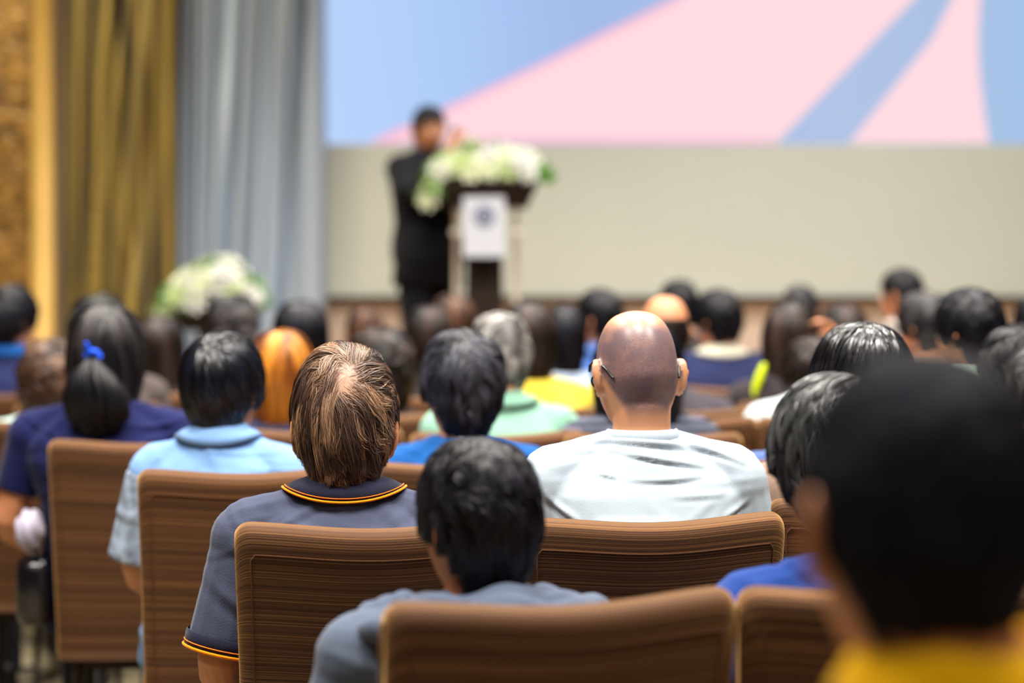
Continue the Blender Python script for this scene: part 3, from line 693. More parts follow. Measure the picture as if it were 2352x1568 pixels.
def person(cx, top, d, label, shirt=(60, 64, 90), style='short', hair='black', sleeve=.55, trousers=(48, 48, 58), sk='a', byaw=12, yaw=0, pitch=0, roll=0, H=None, group=None, near=0, collar=None, hs=1., pose=None,
           folds=None, hairmesh=None, sw=1., girth=1., flare=.5, shirtname='shirt', hx=0, hy=0, lean=0., tuck=.42, legs=True, clothmat=None, slope=0., nz=-.02, es=1., hk=(1, 1, 1), loose=.004):
    Ht = CZ-(top-HY)*d/F                       # crown height of the hair
    th = .013*(STY[style]['thick']/.013 if style in STY else 1) if style else .0
    Hn = Ht-th*.9 if H is None else H
    if pose is None:
        Hq = round(Hn/.02)*.02 if not near else Hn
        pose = Pose(H=Hq, sw=sw, yaw=yaw, pitch=pitch, roll=roll, hs=hs, girth=girth, hx=hx, hy=hy, lean=lean, slope=slope, nz=nz)
    else: Hq = Hn
    vox = {0: .008, 1: .0055, 2: .0042}[near]
    key = (round(Hq, 3), sw, yaw, pitch, roll, hs, girth, near, hx, hy, lean, flare, tuck, slope, nz, es, id(pose) if pose.stand or near else 0)
    me = cached(('body',)+key, lambda: build_body(pose, vox, flare=flare, tuck=tuck, es=es))
    root = link('person', me, SK[sk]); tag(root, label, 'person', group)
    a = math.radians(byaw); hcx, hcy = pose.hc[0], pose.hc[1]; c, s = math.cos(a), math.sin(a)
    root.location = ((cx-HX)*d/F-(c*hcx-s*hcy), d-(s*hcx+c*hcy), 0); root.rotation_euler = (0, 0, a)
    sm = cached(('shirt', sleeve, shirtname, loose, folds and id(folds))+key, lambda: shirt_mesh(pose, vox*1.15, sleeve=sleeve, folds=folds or rand_folds(int(cx)), name=shirtname, loose=loose, k=.012 if shirtname != 'jacket' else .02))
    cm = clothmat or cloth(shirt)
    so = link(shirtname, sm, cm, root)
    if collar is not None:
        co = link('collar', cached(('collar',)+key, lambda: collar_mesh(pose)), collar if not isinstance(collar, tuple) else cloth(collar), root)
    if legs:
        link('trousers', cached(('trousers',)+key, lambda: trouser_mesh(pose)), cloth(trousers), root)
        for q in (-1, 1):
            f = pose.legs[q][2]; link('shoe', SHOE, mat('shoe_leather', (30, 26, 26), .4), root, (f[0], f[1], 0), (0, 0, -q*.12))
    if style:
        hm = hairmesh or cached(('hair', style), lambda: hair_mesh('hair', STY[style], STY[style]['n'], 3))
        ho = link('hair', hm, HM[hair] if isinstance(hair, str) else hair, root, mw=pose.matrix() @ Matrix.Diagonal((hk[0], hk[1], hk[2], 1)))
    for q in (-1, 1):
        link('eye', EYE, None, root, mw=pose.matrix() @ Matrix.Translation((q*.031, .0835, .006)))
    root['_pose'] = 1; del root['_pose']
    PEOPLE.append(root)
    return root, pose
def collar_mesh(p, r0=.064, z_hi=.014, drop=.043, flare_=.026, back=True):
    """folded collar round the neck, lying on the shoulders, open at the front"""
    n = 40; A = np.linspace(-PI/2-2.55, -PI/2+2.55, n); nk = p.neck; P = []
    def ring(rr, z, ry=1.): return np.stack([nk[0]+rr*np.cos(A), nk[1]-.004+rr*ry*np.sin(A), nk[2]+z-.010*np.sin(A)*0-.016*np.clip(np.sin(A), 0, 1)], -1)
    side = abs(np.cos(A))
    hi = ring(r0-.004, z_hi); hi2 = ring(r0, z_hi+.004); mid = ring(r0+.006, z_hi-.006); lo = ring(r0+flare_, z_hi-drop); lo[:, 0] += .026*np.cos(A)*p.sw**3; lo[:, 1] -= .006; lo[:, 2] += .022*side**2.2-.004
    lo2 = lo.copy(); lo2[:, :2] -= .004*np.stack([np.cos(A), np.sin(A)], 1); inn = ring(r0-.006, -.02)
    m1 = (mid*.5+lo*.5); m1[:, 2] += .002
    P = np.array([inn, hi, hi2, mid, m1, lo, lo2]); bf = Buf(); bf.grid(P, flip=True)
    p.collar_lo = lo; p.collar_m = m1
    return bf.mesh('collar')
# ------------------------------------------------------------------ the chairs, nearest row first
C_ = chair
C_(890, 1408, 'brown upholstered chair in the nearest row, behind the person in the grey blue hooded top', 17)
C_(1701, 1369, 'brown upholstered chair in the nearest row, behind the grey-haired person in the blue top', 4)
C_(537, 1216, 'brown ribbed upholstered chair behind the man in the dark grey polo shirt with orange trim', 6)
C_(1195, 1206, 'brown ribbed upholstered chair behind the shaven-headed man in the white T-shirt', 12)
C_(1770, 1160, 'brown upholstered chair half hidden to the right of the white T-shirt man chair', 6)
C_(315, 1090, 'brown upholstered chair behind the child in the light blue polo shirt', 9)
C_(812, 1072, 'brown upholstered chair behind the person in the bright blue T-shirt', 10)
C_(1318, 1074, 'brown upholstered chair hidden beyond the shaven-headed man, its right shoulder showing beside his sleeve', 8)
C_(108, 1019, 'brown upholstered chair behind the person with the blue ponytail tie', 6)
C_(525, 994, 'brown upholstered chair behind the ginger-haired person', 10)
C_(946, 1003, 'brown upholstered chair behind the grey-haired man in mint green', 13)
C_(1380, 968, 'brown upholstered chair beyond the shaven-headed man, left one of two abutting', 8)
C_(1741, 966, 'brown upholstered chair behind the small person in the white top, right one of two abutting', 5)

# ------------------------------------------------------------------ people in the near rows
def setup_near():
    # 1. crop-haired boy, nearest of all, at the right edge
    C_(1760, 1757, 'brown upholstered chair of the crop-haired boy nearest the camera, below the picture', 8, dback=1.22)
    hm = hair_mesh('hair', dict(thick=.010, nape=-.66, ear=.03, front=.45, len=.16, w=.0008, tuck=.40, vol=.003, clump=.1, pinch=.24, steps=4, capk=.99), 22000, 2)
    r, p = person(2116, 822, 1.52, 'crop-haired boy in a yellow collar at the right edge, nearest and most blurred head', (196, 214, 230), 'crop', hair_mat((12, 12, 18), (22, 22, 34), (36, 36, 54), .7, .25), near=1, yaw=2, hairmesh=hm, collar=None, flare=.75, byaw=5, roll=3, hx=-.085, sk='b', hk=(1.03, 1, 1), sw=.70, slope=.035, girth=.88, nz=.004, es=1.15)
    n = 44; A = np.arange(n)/n*2*PI; nk = p.neck; P = []
    for rr, z in ((.060, -.010), (.063, -.002), (.069, -.006), (.082, -.020), (.093, -.038), (.089, -.052)):
        P.append(np.stack([nk[0]+rr*1.12*np.cos(A), nk[1]-.012+rr*.98*np.sin(A), nk[2]+.004+z+.006*abs(np.cos(A))-(rr-.066)*.28*abs(np.cos(A))], -1))
    bf = Buf(); bf.grid(np.array(P), closev=True, flip=True); link('collar', bf.mesh('collar'), cloth((255, 190, 10)), r)
    # 2. person in the grey hooded top
    hm = hair_mesh('hair', dict(thick=.015, nape=-.82, ear=.05, front=.36, len=.7, w=.00065, tuck=.22, vol=.005, pinch=.26, layer=.006, swirl=.9, wob=.8, clump=.7, clump_n=60, lump=.022, lscale=52, frizz=.03, whorl=(.05, -.5, .85), steps=8, down=.125), 22000, 6)
    r, p = person(1100, 1000, 2.96, 'person with wavy black hair in a grey blue hooded top, in the nearest full row', (84, 94, 112), 'full', hair_mat((7, 6, 10), (20, 18, 28), (42, 40, 52), .4), near=2, yaw=14, pitch=3, nz=.012, hairmesh=hm, byaw=17, sk='d', flare=.55, sleeve=1.9, shirtname='hooded_top', folds=rand_folds(4, .005, 34), hs=.93)
    nk = p.neck; bf = Buf(); rg = np.random.RandomState(3)
    for k in range(3):
        A = np.linspace(-PI/2-2.1, -PI/2+2.1, 30); rr = .092+.024*k
        pts = [(nk[0]+rr*1.3*math.cos(a), nk[1]-.014+rr*.95*math.sin(a)-.01*k, nk[2]-.006-.010*k-.024*abs(math.cos(a))**1.5+.003*math.sin(a*7+k)) for a in A]
        bf.tube(pts, [.018+.004*math.sin(i*.9+k) for i in range(30)], 12)
    link('hood', remesh(bf, 'hood', .005, 4), cloth((80, 90, 110)), r)
    # 3. the man in the polo shirt
    arms = {-1: [(-.182, -.025, .958), (-.238, -.035, .690), (-.19, .20, .585), (.2, 1, -.1)], 1: [(.178, -.025, .962), (.240, -.02, .70), (.13, .20, .60), (0, 1, -.1)]}
    p = Pose(H=1.232, yaw=-2, pitch=-2, arms=arms, slope=.0, nz=-.002)
    st = dict(thick=.017, top=2.3, nape=-.95, ear=.14, front=.35, len=.95, w=.00045, tuck=.16, vol=.007, pinch=.44, layer=.010, swirl=.6, wob=.42, clump=.74, clump_n=60, frizz=.036, whorl=(.06, -.72, .66), bald=.12, steps=11, down=.132, p=2.5, flick=.022, fringe=.09, side=.0, capt=.0, twist=.6, scalp=.42, scalpc=(-.05, -.72, .66))
    hm = hair_mesh('hair', st, 34000, 11)
    def polo_folds(co, no):
        co = rand_folds(21, .0028, 30)(co, no)
        return co
    r, _ = person(792, 805, 3.83, 'man with copper-streaked layered hair in a dark grey polo shirt with orange trim', (70, 76, 98), 'full', hair_mat((26, 17, 19), (82, 58, 50), (190, 150, 116), .36, .4, scalp=(206, 164, 140), smin=.55), near=2, pose=p, H=1.232, hairmesh=hm, byaw=4, sk='b', es=1.3, flare=.95, sleeve=.78, shirtname='polo_shirt', folds=polo_folds, collar=cloth((34, 36, 56)), loose=.010, trousers=(40, 40, 48))
    col = [c for c in r.children if c.name.startswith('collar')][0]
    lo, m1 = p.collar_lo, p.collar_m
    bf = Buf(); bf.tube([tuple(q) for q in lo], .0024, 8); link('wide_stripe', bf.mesh('wide_stripe'), cloth((246, 140, 16)), col)
    mm = lo*.74+m1*.26; ctr = np.array([p.neck[0], p.neck[1], 0]); bf = Buf(); bf.tube([tuple(q+np.array([(q-ctr)[0]*.015, (q-ctr)[1]*.015, .001])) for q in mm], .0011, 6); link('thin_stripe', bf.mesh('thin_stripe'), cloth((232, 122, 40)), col)
    a, b_, c, d = p.arms[-1]
    for s in (-1, 1):
        a, b_, c, d = p.arms[s]; dr = (b_-a)/np.linalg.norm(b_-a); L_ = np.linalg.norm(b_-a); up = np.cross(dr, (0, 1, 0)); up /= np.linalg.norm(up); w2 = np.cross(dr, up)
        def ringpts(t, r_): return [tuple(a+dr*L_*t+r_*(math.cos(q)*up+math.sin(q)*w2)) for q in np.linspace(0, 2*PI, 25)]
        rr = .0715
        G = np.array([ringpts(.73, rr-.001), ringpts(.74, rr+.001), ringpts(.85, rr), ringpts(.855, rr-.004)])
        bf = Buf(); bf.grid(G); cu = link('cuff', bf.mesh('cuff'), cloth((34, 36, 56)), r)
        bf = Buf(); bf.tube(ringpts(.853, rr)[:-1]+[ringpts(.853, rr)[0]], .0032, 8, cap=False); link('wide_stripe', bf.mesh('wide_stripe'), cloth((246, 140, 16)), cu)
        bf = Buf(); bf.tube(ringpts(.815, rr+.0006)[:-1]+[ringpts(.815, rr+.0006)[0]], .0013, 6, cap=False); link('thin_stripe', bf.mesh('thin_stripe'), cloth((232, 122, 40)), cu)
    # 4. the shaven-headed man in white
    FX = [((-.16, -36), (.01, -18), (.16, -66), .0085, .0060), ((-.08, -50), (.03, -73), (.13, -92), .0075, .0050), ((-.105, -98), (-.085, -104), (-.06, -110), .006, .003), ((-.05, -112), (.03, -122), (.11, -106), .008, .004), ((.05, -30), (.13, -52), (.2, -90), .008, .004),
          ((-.12, -205), (-.04, -212), (.05, -206), .010, .006), ((.13, -205), (.17, -190), (.20, -168), .010, .005), ((-.20, -150), (-.17, -190), (-.13, -215), .013, .006), ((-.02, -20), (.04, -22), (.10, -30), .005, .002), ((.02, -150), (.08, -155), (.16, -146), .01, .002), ((-.15, -60), (-.05, -48), (.0, -45), .009, .002)]
    ZT = CZ-(985-HY)*3.85/F
    def tee_folds(co, no):
        dsp = np.zeros(len(co)); m = co[:, 1] < .0
        for (x0, a0), (x1, a1), (x2, a2), wd, dp in FX:
            z0, z1, z2 = [ZT+v*3.85/F for v in (a0, a1, a2)]
            t = np.clip((co[:, 0]-x0)/(x2-x0), 0, 1); zc = (1-t)**2*z0+2*t*(1-t)*z1+t*t*z2; e = np.sin(PI*t)**1.2*((co[:, 0] > x0) & (co[:, 0] < x2))
            q = co[:, 2]-zc; wd *= .62; dsp += 1.0*e*dp*(np.exp(-((q-wd*.9)/wd)**2)-.9*np.exp(-((q+wd*.6)/(wd*.8))**2))
        co = co+no*(dsp*m)[:, None]
        return rand_folds(8, .0012, 30)(co, no)
    p = Pose(H=1.338, yaw=9, pitch=-8, sw=1.0, girth=1.06, hy=.0, lean=-.02, nz=-.018, slope=-.006)
    r, _ = person(1463, 712, 3.93, 'shaven-headed man with glasses in a white T-shirt', (232, 240, 244), None, 'black', near=2, pose=p, H=1.338, byaw=6, sk='b', flare=.62, es=1.12, shirtname='t_shirt', folds=tee_folds, clothmat=mat('white_jersey', (170, 184, 196), .9, 0, .02, 300, .06), tuck=.30)
    me = r.data; n = len(me.vertices); co = np.empty(n*3); me.vertices.foreach_get('co', co); co = co.reshape(-1, 3); h = (co-p.hc) @ p.rot
    u = h/HRAD; u /= np.linalg.norm(u, axis=1)[:, None]
    ph = np.arctan2(abs(h[:, 0]), -h[:, 1]); low = -.66*(1-sst(ph, .5, 1.3))+(-.05)*sst(ph, .5, 1.3)
    mk = sst(u[:, 2], low-.12, low+.16)*(1-sst(u[:, 2], .62, .88))*(abs(h[:, 0]) < .083)*(1-sst(u[:, 1], .35, .6))
    at = me.attributes.new('stubble', 'FLOAT', 'POINT'); at.data.foreach_set('value', mk.astype(float))
    m, nt, bs = nodes('skin_with_stubble'); L = nt.links.new; bs.inputs['Roughness'].default_value = .36; bs.inputs['Specular IOR Level'].default_value = .5
    av = N(nt, 'ShaderNodeAttribute', attribute_name='stubble'); tc = N(nt, 'ShaderNodeTexCoord')
    nz = N(nt, 'ShaderNodeTexNoise'); nz.inputs['Scale'].default_value = 420; nz.inputs['Detail'].default_value = 2; L(tc.outputs['Object'], nz.inputs[0])
    n2 = N(nt, 'ShaderNodeTexNoise'); n2.inputs['Scale'].default_value = 26; n2.inputs['Detail'].default_value = 3; L(tc.outputs['Object'], n2.inputs[0])
    ad = N(nt, 'ShaderNodeMath', operation='ADD'); L(nz.outputs[0], ad.inputs[0]); L(n2.outputs[0], ad.inputs[1])
    mr = N(nt, 'ShaderNodeMapRange'); L(ad.outputs[0], mr.inputs[0]); mr.inputs[1].default_value = .7; mr.inputs[2].default_value = 1.35; mr.inputs[3].default_value = 1.1; mr.inputs[4].default_value = .72
    ml = N(nt, 'ShaderNodeMath', operation='MULTIPLY', use_clamp=True); L(av.outputs['Fac'], ml.inputs[0]); L(mr.outputs[0], ml.inputs[1])
    mx = N(nt, 'ShaderNodeMix', data_type='RGBA'); mx.inputs[6].default_value = lin((210, 150, 112)); mx.inputs[7].default_value = lin((104, 86, 92)); L(ml.outputs[0], mx.inputs[0]); L(mx.outputs[2], bs.inputs['Base Color'])
    me.materials[0] = m; r.material_slots[0].link = 'DATA'
    # glasses worn by the shaven-headed man
    gf = mat('black_acetate', (18, 16, 18), .25); T = p.T; bf = Buf()
    for s in (-1, 1):
        bf.tube([T(np.array(q)) for q in ((s*.072, .078, .022), (s*.082, .04, .030), (s*.083, .008, .034), (s*.0765, -.030, .020), (s*.0665, -.056, -.004))], .0026, 8)
        bf.tube([T(np.array([s*.036+.026*math.cos(a), .108-.02*abs(math.cos(a)) if 0 else .106-.25*(abs(s*.036+.026*math.cos(a)))**1.0*.35, .004+.019*math.sin(a)])) for a in np.linspace(0, 2*PI, 25)], .0018, 6, cap=False)
    bf.tube([T(np.array(q)) for q in ((-.011, .108, .008), (0, .111, .011), (.011, .108, .008))], .0018, 6)
    link('glasses', bf.mesh('glasses'), gf, r)
    bf = Buf(); n = 40; A = np.arange(n)/n*2*PI; nk = p.neck; P = []
    for rr, z in ((.063, .008), (.0655, .0105), (.069, .009), (.0755, -.004), (.074, -.012)):
        P.append(np.stack([nk[0]+rr*1.0*np.cos(A), nk[1]-.010+rr*.92*np.sin(A), nk[2]-.010+z-.03*np.clip(np.sin(A), 0, 1)], -1))
    bf.grid(np.array(P), closev=True, flip=True); link('neckband', bf.mesh('neckband'), mat('white_jersey', (170, 184, 196), .9, 0, .02, 300, .06), r)
    # 5. the grey-streaked person in blue, right, glasses with a blue temple
    hm = hair_mesh('hair', dict(thick=.022, nape=-.84, ear=-.28, front=.30, len=.95, w=.0009, tuck=.22, vol=.006, pinch=.20, layer=.008, swirl=.2, wob=.35, clump=.75, whorl=(.2, -.3, .93), steps=9, down=.13, frizz=.015), 14000, 9)
    r, p = person(1942, 868, 3.07, 'person with grey-streaked black hair in a royal blue top, beside the crop-haired boy', (28, 58, 126), 'full', hair_mat((10, 10, 14), (34, 36, 42), (112, 114, 114), .3, .5), near=2, yaw=28, pitch=-6, hairmesh=hm, byaw=12, sk='a', sleeve=1.9, shirtname='top', folds=rand_folds(14, .004, 30), hy=.02)
    T = p.T; bf = Buf(); bf.tube([T(np.array(q)) for q in ((-.072, .078, .012), (-.083, .04, .014), (-.086, .0, .012), (-.084, -.03, -.015))], .003, 8)
    link('glasses_temple', bf.mesh('glasses_temple'), mat('blue_acetate', (30, 130, 190), .25), r)
    # 6. glossy bowl cut in the taupe top
    hm = hair_mesh('hair', dict(thick=.022, nape=-.86, ear=-.4, front=.25, len=1.05, w=.0009, tuck=.18, vol=.002, pinch=.12, layer=.003, swirl=.1, wob=.10, clump=.6, whorl=(.1, -.25, 1), steps=9, down=.14, p=2.4, frizz=.006, side=.008), 14000, 10)
    person(1981, 742, 4.17, 'person with glossy smooth black hair in a taupe top, behind the blurred boy', (132, 110, 96), 'bowl', hair_mat((5, 5, 9), (12, 12, 20), (40, 40, 50), .24, .7), near=1, yaw=20, hairmesh=hm, byaw=12, sleeve=1.9, shirtname='top', sw=1.2)
    # 30. child with the bowl cut in light blue
    hm = hair_mesh('hair', dict(thick=.022, nape=-.83, ear=-.04, front=.30, len=.95, w=.0009, tuck=.26, vol=.003, pinch=.40, layer=.003, swirl=.12, wob=.12, clump=.55, whorl=(.03, -.62, .78), steps=8, down=.125), 11000, 12)
    r, p = person(511, 766, 4.80, 'child with a black bowl haircut in a light blue polo shirt with patterned sleeves', (122, 162, 214), 'bowl', hair_mat((4, 5, 10), (9, 11, 22), (24, 28, 44), .28, .6), near=1, yaw=-14, hairmesh=hm, byaw=-6, collar=(128, 168, 222), sk='b', sleeve=.2, trousers=(84, 124, 168), flare=.7, shirtname='polo_shirt', sw=.84, nz=0)
    bf = Buf()
    for s in (-1, 1): p.arm(bf, s, .018, .86, .010)
    for s in (-1, 1):
        bf = Buf(); p.arm(bf, s, .020, .88, .010)
        link('sleeve', remesh(bf, 'sleeve', .007, 3, edit=rand_folds(31+s, .004, 20, zrange=(.7, .98))), mat('patterned_sleeve', (150, 164, 186), .85, 0, .45, 34, .2), r)
    # 33. ponytail with the blue tie, navy T-shirt
    r, p = person(243, 706, 5.62, 'person with a blue tie on their black ponytail in a navy T-shirt', (22, 27, 72), 'bob', hair_mat((9, 8, 11), (18, 15, 20), (70, 64, 66), .4), near=1, yaw=-6, byaw=2, sk='b', sleeve=.6, shirtname='t_shirt', trousers=(28, 28, 34), hk=(1.06, 1.02, 1.05), sw=1.12)
    M_ = p.matrix(); bf = Buf(); T = p.T; rg = np.random.RandomState(2)
    bf.tube([T(np.array(q)) for q in ((.0, -.128, .0), (.006, -.142, -.04), (.012, -.140, -.10), (.016, -.128, -.15))], [.030, .062, .080, .060], 16, flat=.55)
    for k in range(90):
        an = rg.uniform(0, 2*PI); ox, oy = math.cos(an), math.sin(an)
        bf.tube([T(np.array(q)) for q in ((ox*.010, -.126+oy*.01, .012), (ox*.050, -.150+oy*.026, -.03), (.01+ox*.082, -.146+oy*.040, -.09), (.016+ox*.078, -.134+oy*.036, -.15+rg.rand()*.02), (.018+ox*.05, -.12+oy*.03, -.20+rg.rand()*.03))], [.008, .011, .012, .010, .002], 6)
    pt = link('ponytail', bf.mesh('ponytail'), mat('black_hair_bundle', (12, 11, 17), .4, 0, .4, 60, .3, stretch=(1, 1, .1)), r)
    bf = Buf(); bf.tube([T(np.array((.0+.018*math.cos(a), -.130-.006*math.sin(a), .018+.016*math.sin(a)))) for a in np.linspace(0, 2*PI, 17)], .0085, 8, cap=False)
    bf.tube([T(np.array(q)) for q in ((-.01, -.134, .03), (-.014, -.146, .055))], [.010, .006], 8)
    link('hair_tie', bf.mesh('hair_tie'), mat('blue_elastic', (24, 84, 230), .6), pt)
    # 23. bright blue T-shirt
    hm = hair_mesh('hair', dict(thick=.024, nape=-.86, ear=.0, front=.36, len=.7, w=.0010, tuck=.16, vol=.005, pinch=.24, layer=.010, swirl=.5, wob=.45, clump=.7, whorl=(-.1, -.5, .85), steps=8, down=.13, lump=.012), 9000, 14)
    person(1060, 766, 5.02, 'dark-haired person in a bright blue T-shirt seen over the copper-haired man shoulder', (22, 82, 150), 'full', hair_mat((6, 6, 11), (16, 17, 28), (80, 80, 94), .42), near=1, yaw=12, pitch=4, roll=4, hairmesh=hm, byaw=12, sk='a', flare=.5, shirtname='t_shirt')
setup_near()

# ------------------------------------------------------------------ people in the far rows
def striped_mat():
    m, nt, b = nodes('striped_jersey'); L = nt.links.new; tc = N(nt, 'ShaderNodeTexCoord'); wv = N(nt, 'ShaderNodeTexWave'); wv.bands_direction = 'Z'; wv.inputs['Scale'].default_value = 14
    L(tc.outputs['Object'], wv.inputs['Vector']); cr = N(nt, 'ShaderNodeValToRGB'); e = cr.color_ramp.elements; cr.color_ramp.interpolation = 'CONSTANT'; e[0].color = lin((18, 20, 32)); e[1].position = .5; e[1].color = lin((84, 90, 110))
    L(wv.outputs[0], cr.inputs[0]); L(cr.outputs[0], b.inputs['Base Color']); b.inputs['Roughness'].default_value = .9; return m
P_ = person
P_(1147, 722, 6.05, 'grey-haired man in a mint green shirt', (132, 178, 156), 'short', 'grey', yaw=6, hk=(1.06, 1.0, 1.03), shirtname='shirt', collar=(132, 178, 156))
P_(647, 762, 6.04, 'ginger-haired person in a navy top, beside the bowl-cut child', (48, 52, 78), 'bob', 'ginger', yaw=-10, hk=(1.0, 1.0, 1.05), sleeve=.9)
P_(1466, 742, 5.85, 'long-haired person in a dark striped top hidden beyond the shaven-headed man', (48, 52, 68), 'long', 'black', yaw=4, hk=(1.32, 1.05, .97), sleeve=.9, clothmat=striped_mat())
P_(878, 757, 6.75, 'person with curly dark hair beyond the copper-haired man', (60, 56, 60), 'curly', 'darkbrown', yaw=16, sleeve=.7)
P_(690, 690, 7.5, 'person with smooth rounded black hair above the ginger-haired one', (56, 52, 60), 'bob', 'black', yaw=0, hk=(1.05, 1, 1))
P_(228, 674, 7.2, 'grey-topped person whose crown rises above the ponytail wearer', (80, 72, 70), 'full', 'salt', yaw=-4, hk=(1.1, 1, 1))
P_(365, 722, 7.95, 'person with long dark brown hair between the ponytail and the bowl cut', (34, 30, 34), 'long', 'darkbrown', yaw=-4, hk=(1.0, 1, .97))
P_(118, 770, 6.45, 'person with curly brown hair in a pale mint top near the left edge', (206, 232, 224), 'curly', 'curlbrown', yaw=-12, hk=(.95, .95, .95), nz=.01)
P_(22, 662, 7.9, 'dark-haired person in navy with a blue collar at the left edge', (38, 44, 86), 'short', 'black', yaw=-42, hk=(1.05, 1.08, 1.0), collar=(28, 84, 156), shirtname='shirt', hs=1.08, sw=1.1)
r31, p31 = P_(535, 672, 8.7, 'person with hair pinned up in coils, wearing violet', (84, 72, 160), 'curly', 'salt', yaw=-4, hk=(.98, 1, 1.0), nz=.03, sw=1.15)  # dark hair; the grey streaks paint its highlights into the colour
P_(837, 701, 9.25, 'person with brown hair cut in a flat bob below the screen corner', (84, 66, 56), 'bob', 'brown', yaw=0, hk=(.86, .9, .95))
P_(985, 706, 7.7, 'dark-haired person just left of the lectern column', (44, 40, 44), 'bob', 'darkbrown', yaw=4, hk=(.92, 1, .97))
P_(1040, 674, 8.6, 'person with reddish brown hair in front of the lectern column', (64, 48, 44), 'bob', 'brown', yaw=8, hk=(.95, 1, .95))
P_(1212, 690, 7.0, 'dark brown-haired person in a yellow shirt', (214, 190, 66), 'bob', 'darkbrown', yaw=4, hk=(1.0, 1, .98), shirtname='shirt', sleeve=.6, sw=1.05)
P_(1294, 694, 7.8, 'person with long black hair in a pale blue shirt', (172, 190, 214), 'bob', 'black', yaw=6, hk=(.85, .95, .98), shirtname='shirt', sleeve=.9)
P_(1378, 668, 8.6, 'black-haired person in a mid blue shirt, face turned left', (70, 104, 172), 'short', 'black', yaw=38, sk='b', shirtname='shirt', collar=(84, 118, 184), hk=(1, 1, 1.02))
P_(1528, 680, 6.9, 'bald man with a tanned scalp just behind the shaven-headed man', (70, 66, 74), 'bare', 'darkbrown', yaw=4, sk='b', hk=(1.0, 1, 1), nz=-.10)
P_(1560, 640, 9.3, 'dark-haired person above and between the two bald heads', (60, 54, 54), 'short', 'black', yaw=6, hk=(1.0, 1, 1))
P_(1650, 662, 8.3, 'man with receding dark hair in a navy jacket with a pale collar', (36, 42, 78), 'short', 'black', yaw=26, sk='b', shirtname='jacket', sleeve=1.9, collar=(206, 204, 186), sw=1.12, hk=(1.04, 1.02, 1.02))
P_(1816, 690, 7.3, 'person with long dark hair holding a hand to the back of their head', (50, 44, 48), 'long', 'darkbrown', yaw=0, hk=(1.0, 1, .97),
   pose=Pose(H=1.30, arms={-1: [(-.178, -.025, .965), (-.242, -.02, .715), (-.13, .20, .60), (0, 1, -.15)], 1: [(.178, -.025, .985), (.30, -.04, 1.13), (.15, -.16, 1.17), (-.7, -.1, .7)]}), near=0)
P_(1838, 655, 8.95, 'person in the far front row whose grey crown tops the long dark hair', (70, 66, 66), 'short', 'salt', yaw=4, hk=(.85, .9, 1))
P_(1936, 692, 8.1, 'dark brown-haired person above the glossy black hair', (58, 48, 48), 'bob', 'darkbrown', yaw=6, hk=(1.05, 1, .97))
P_(1870, 772, 6.5, 'small dark-haired person in a white top', (196, 206, 210), 'short', 'darkbrown', yaw=6, hk=(1.1, 1, 1.0), shirtname='t_shirt', sw=1.0, nz=.05)
P_(2072, 612, 8.95, 'dark-haired man whose head stands highest against the blank part of the screen', (150, 140, 136), 'crop', 'black', yaw=34, sk='b', shirtname='shirt', collar=(190, 180, 172))
P_(2124, 672, 7.3, 'man with thinning grey-brown hair and a warm-lit ear', (150, 130, 112), 'short', 'salt', yaw=26, sk='a', hk=(1.05, 1, 1))
P_(2228, 668, 5.8, 'black-haired man in a mint collar above the blurred boy', (150, 190, 170), 'short', 'black', yaw=26, sk='b', collar=(196, 226, 206), shirtname='shirt', flare=.6, hk=(1.04, 1, 1))
P_(2345, 745, 5.05, 'dark grey-haired person cut off by the right edge behind the blurred boy', (70, 66, 80), 'full', 'salt', yaw=10)
P_(2384, 684, 8.0, 'dark-haired person nearly all cut off by the right edge in a far row', (60, 56, 60), 'short', 'black', yaw=10)

# every seated person of the far rows has a chair
CHS = [o for o in COL.objects if o.name.startswith('conference_chair')]
for r_ in PEOPLE:
    if min((r_.location-c.location).length for c in CHS) > .34:
        a = 0.09; t = r_['label'].split(', ')[0]
        for cut in (' hidden', ' beyond', ' between', ' above', ' below', ' whose crown', ' against', ' behind', ' at the'):
            if cut in t and len(t.split(cut)[0].split()) > 4: t = t.split(cut)[0]
        c = empty('conference_chair', (r_.location.x, r_.location.y-.02, 0), a); w_ = t.split()
        tag(c, 'brown upholstered chair under the '+' '.join(w_[:10]).removesuffix(' of').removesuffix(' a').removesuffix(' a').removesuffix(' the').removesuffix(' and').removesuffix(' in').removesuffix(' to').removesuffix(' with'), 'chair', 'brown upholstered conference chairs')
        bk = link('backrest', CM['backrest'], FAB, c); link('seat', CM['seat'], FAB, c); link('seat_frame', CM['seat_frame'], legm, c)
        for k in range(4): link('leg', CM['leg%d' % k], legm, c)
        CHS.append(c)

# coils pinned at the back of the violet wearer's head
bf = Buf(); T = p31.T
for (x, z, r_) in ((-.035, .05, .030), (.045, .055, .028), (.0, -.01, .034), (.062, -.03, .030), (-.05, -.03, .028)):
    bf.tube([T(np.array((x+r_*math.cos(a), -.118-.004*math.sin(3*a), z+r_*math.sin(a)))) for a in np.linspace(0, 2*PI, 19)], .013, 8, cap=False)
link('hair_coil', bf.mesh('hair_coil'), mat('coiled_hair', (72, 62, 62), .45, 0, .3, 60, .2), r31)

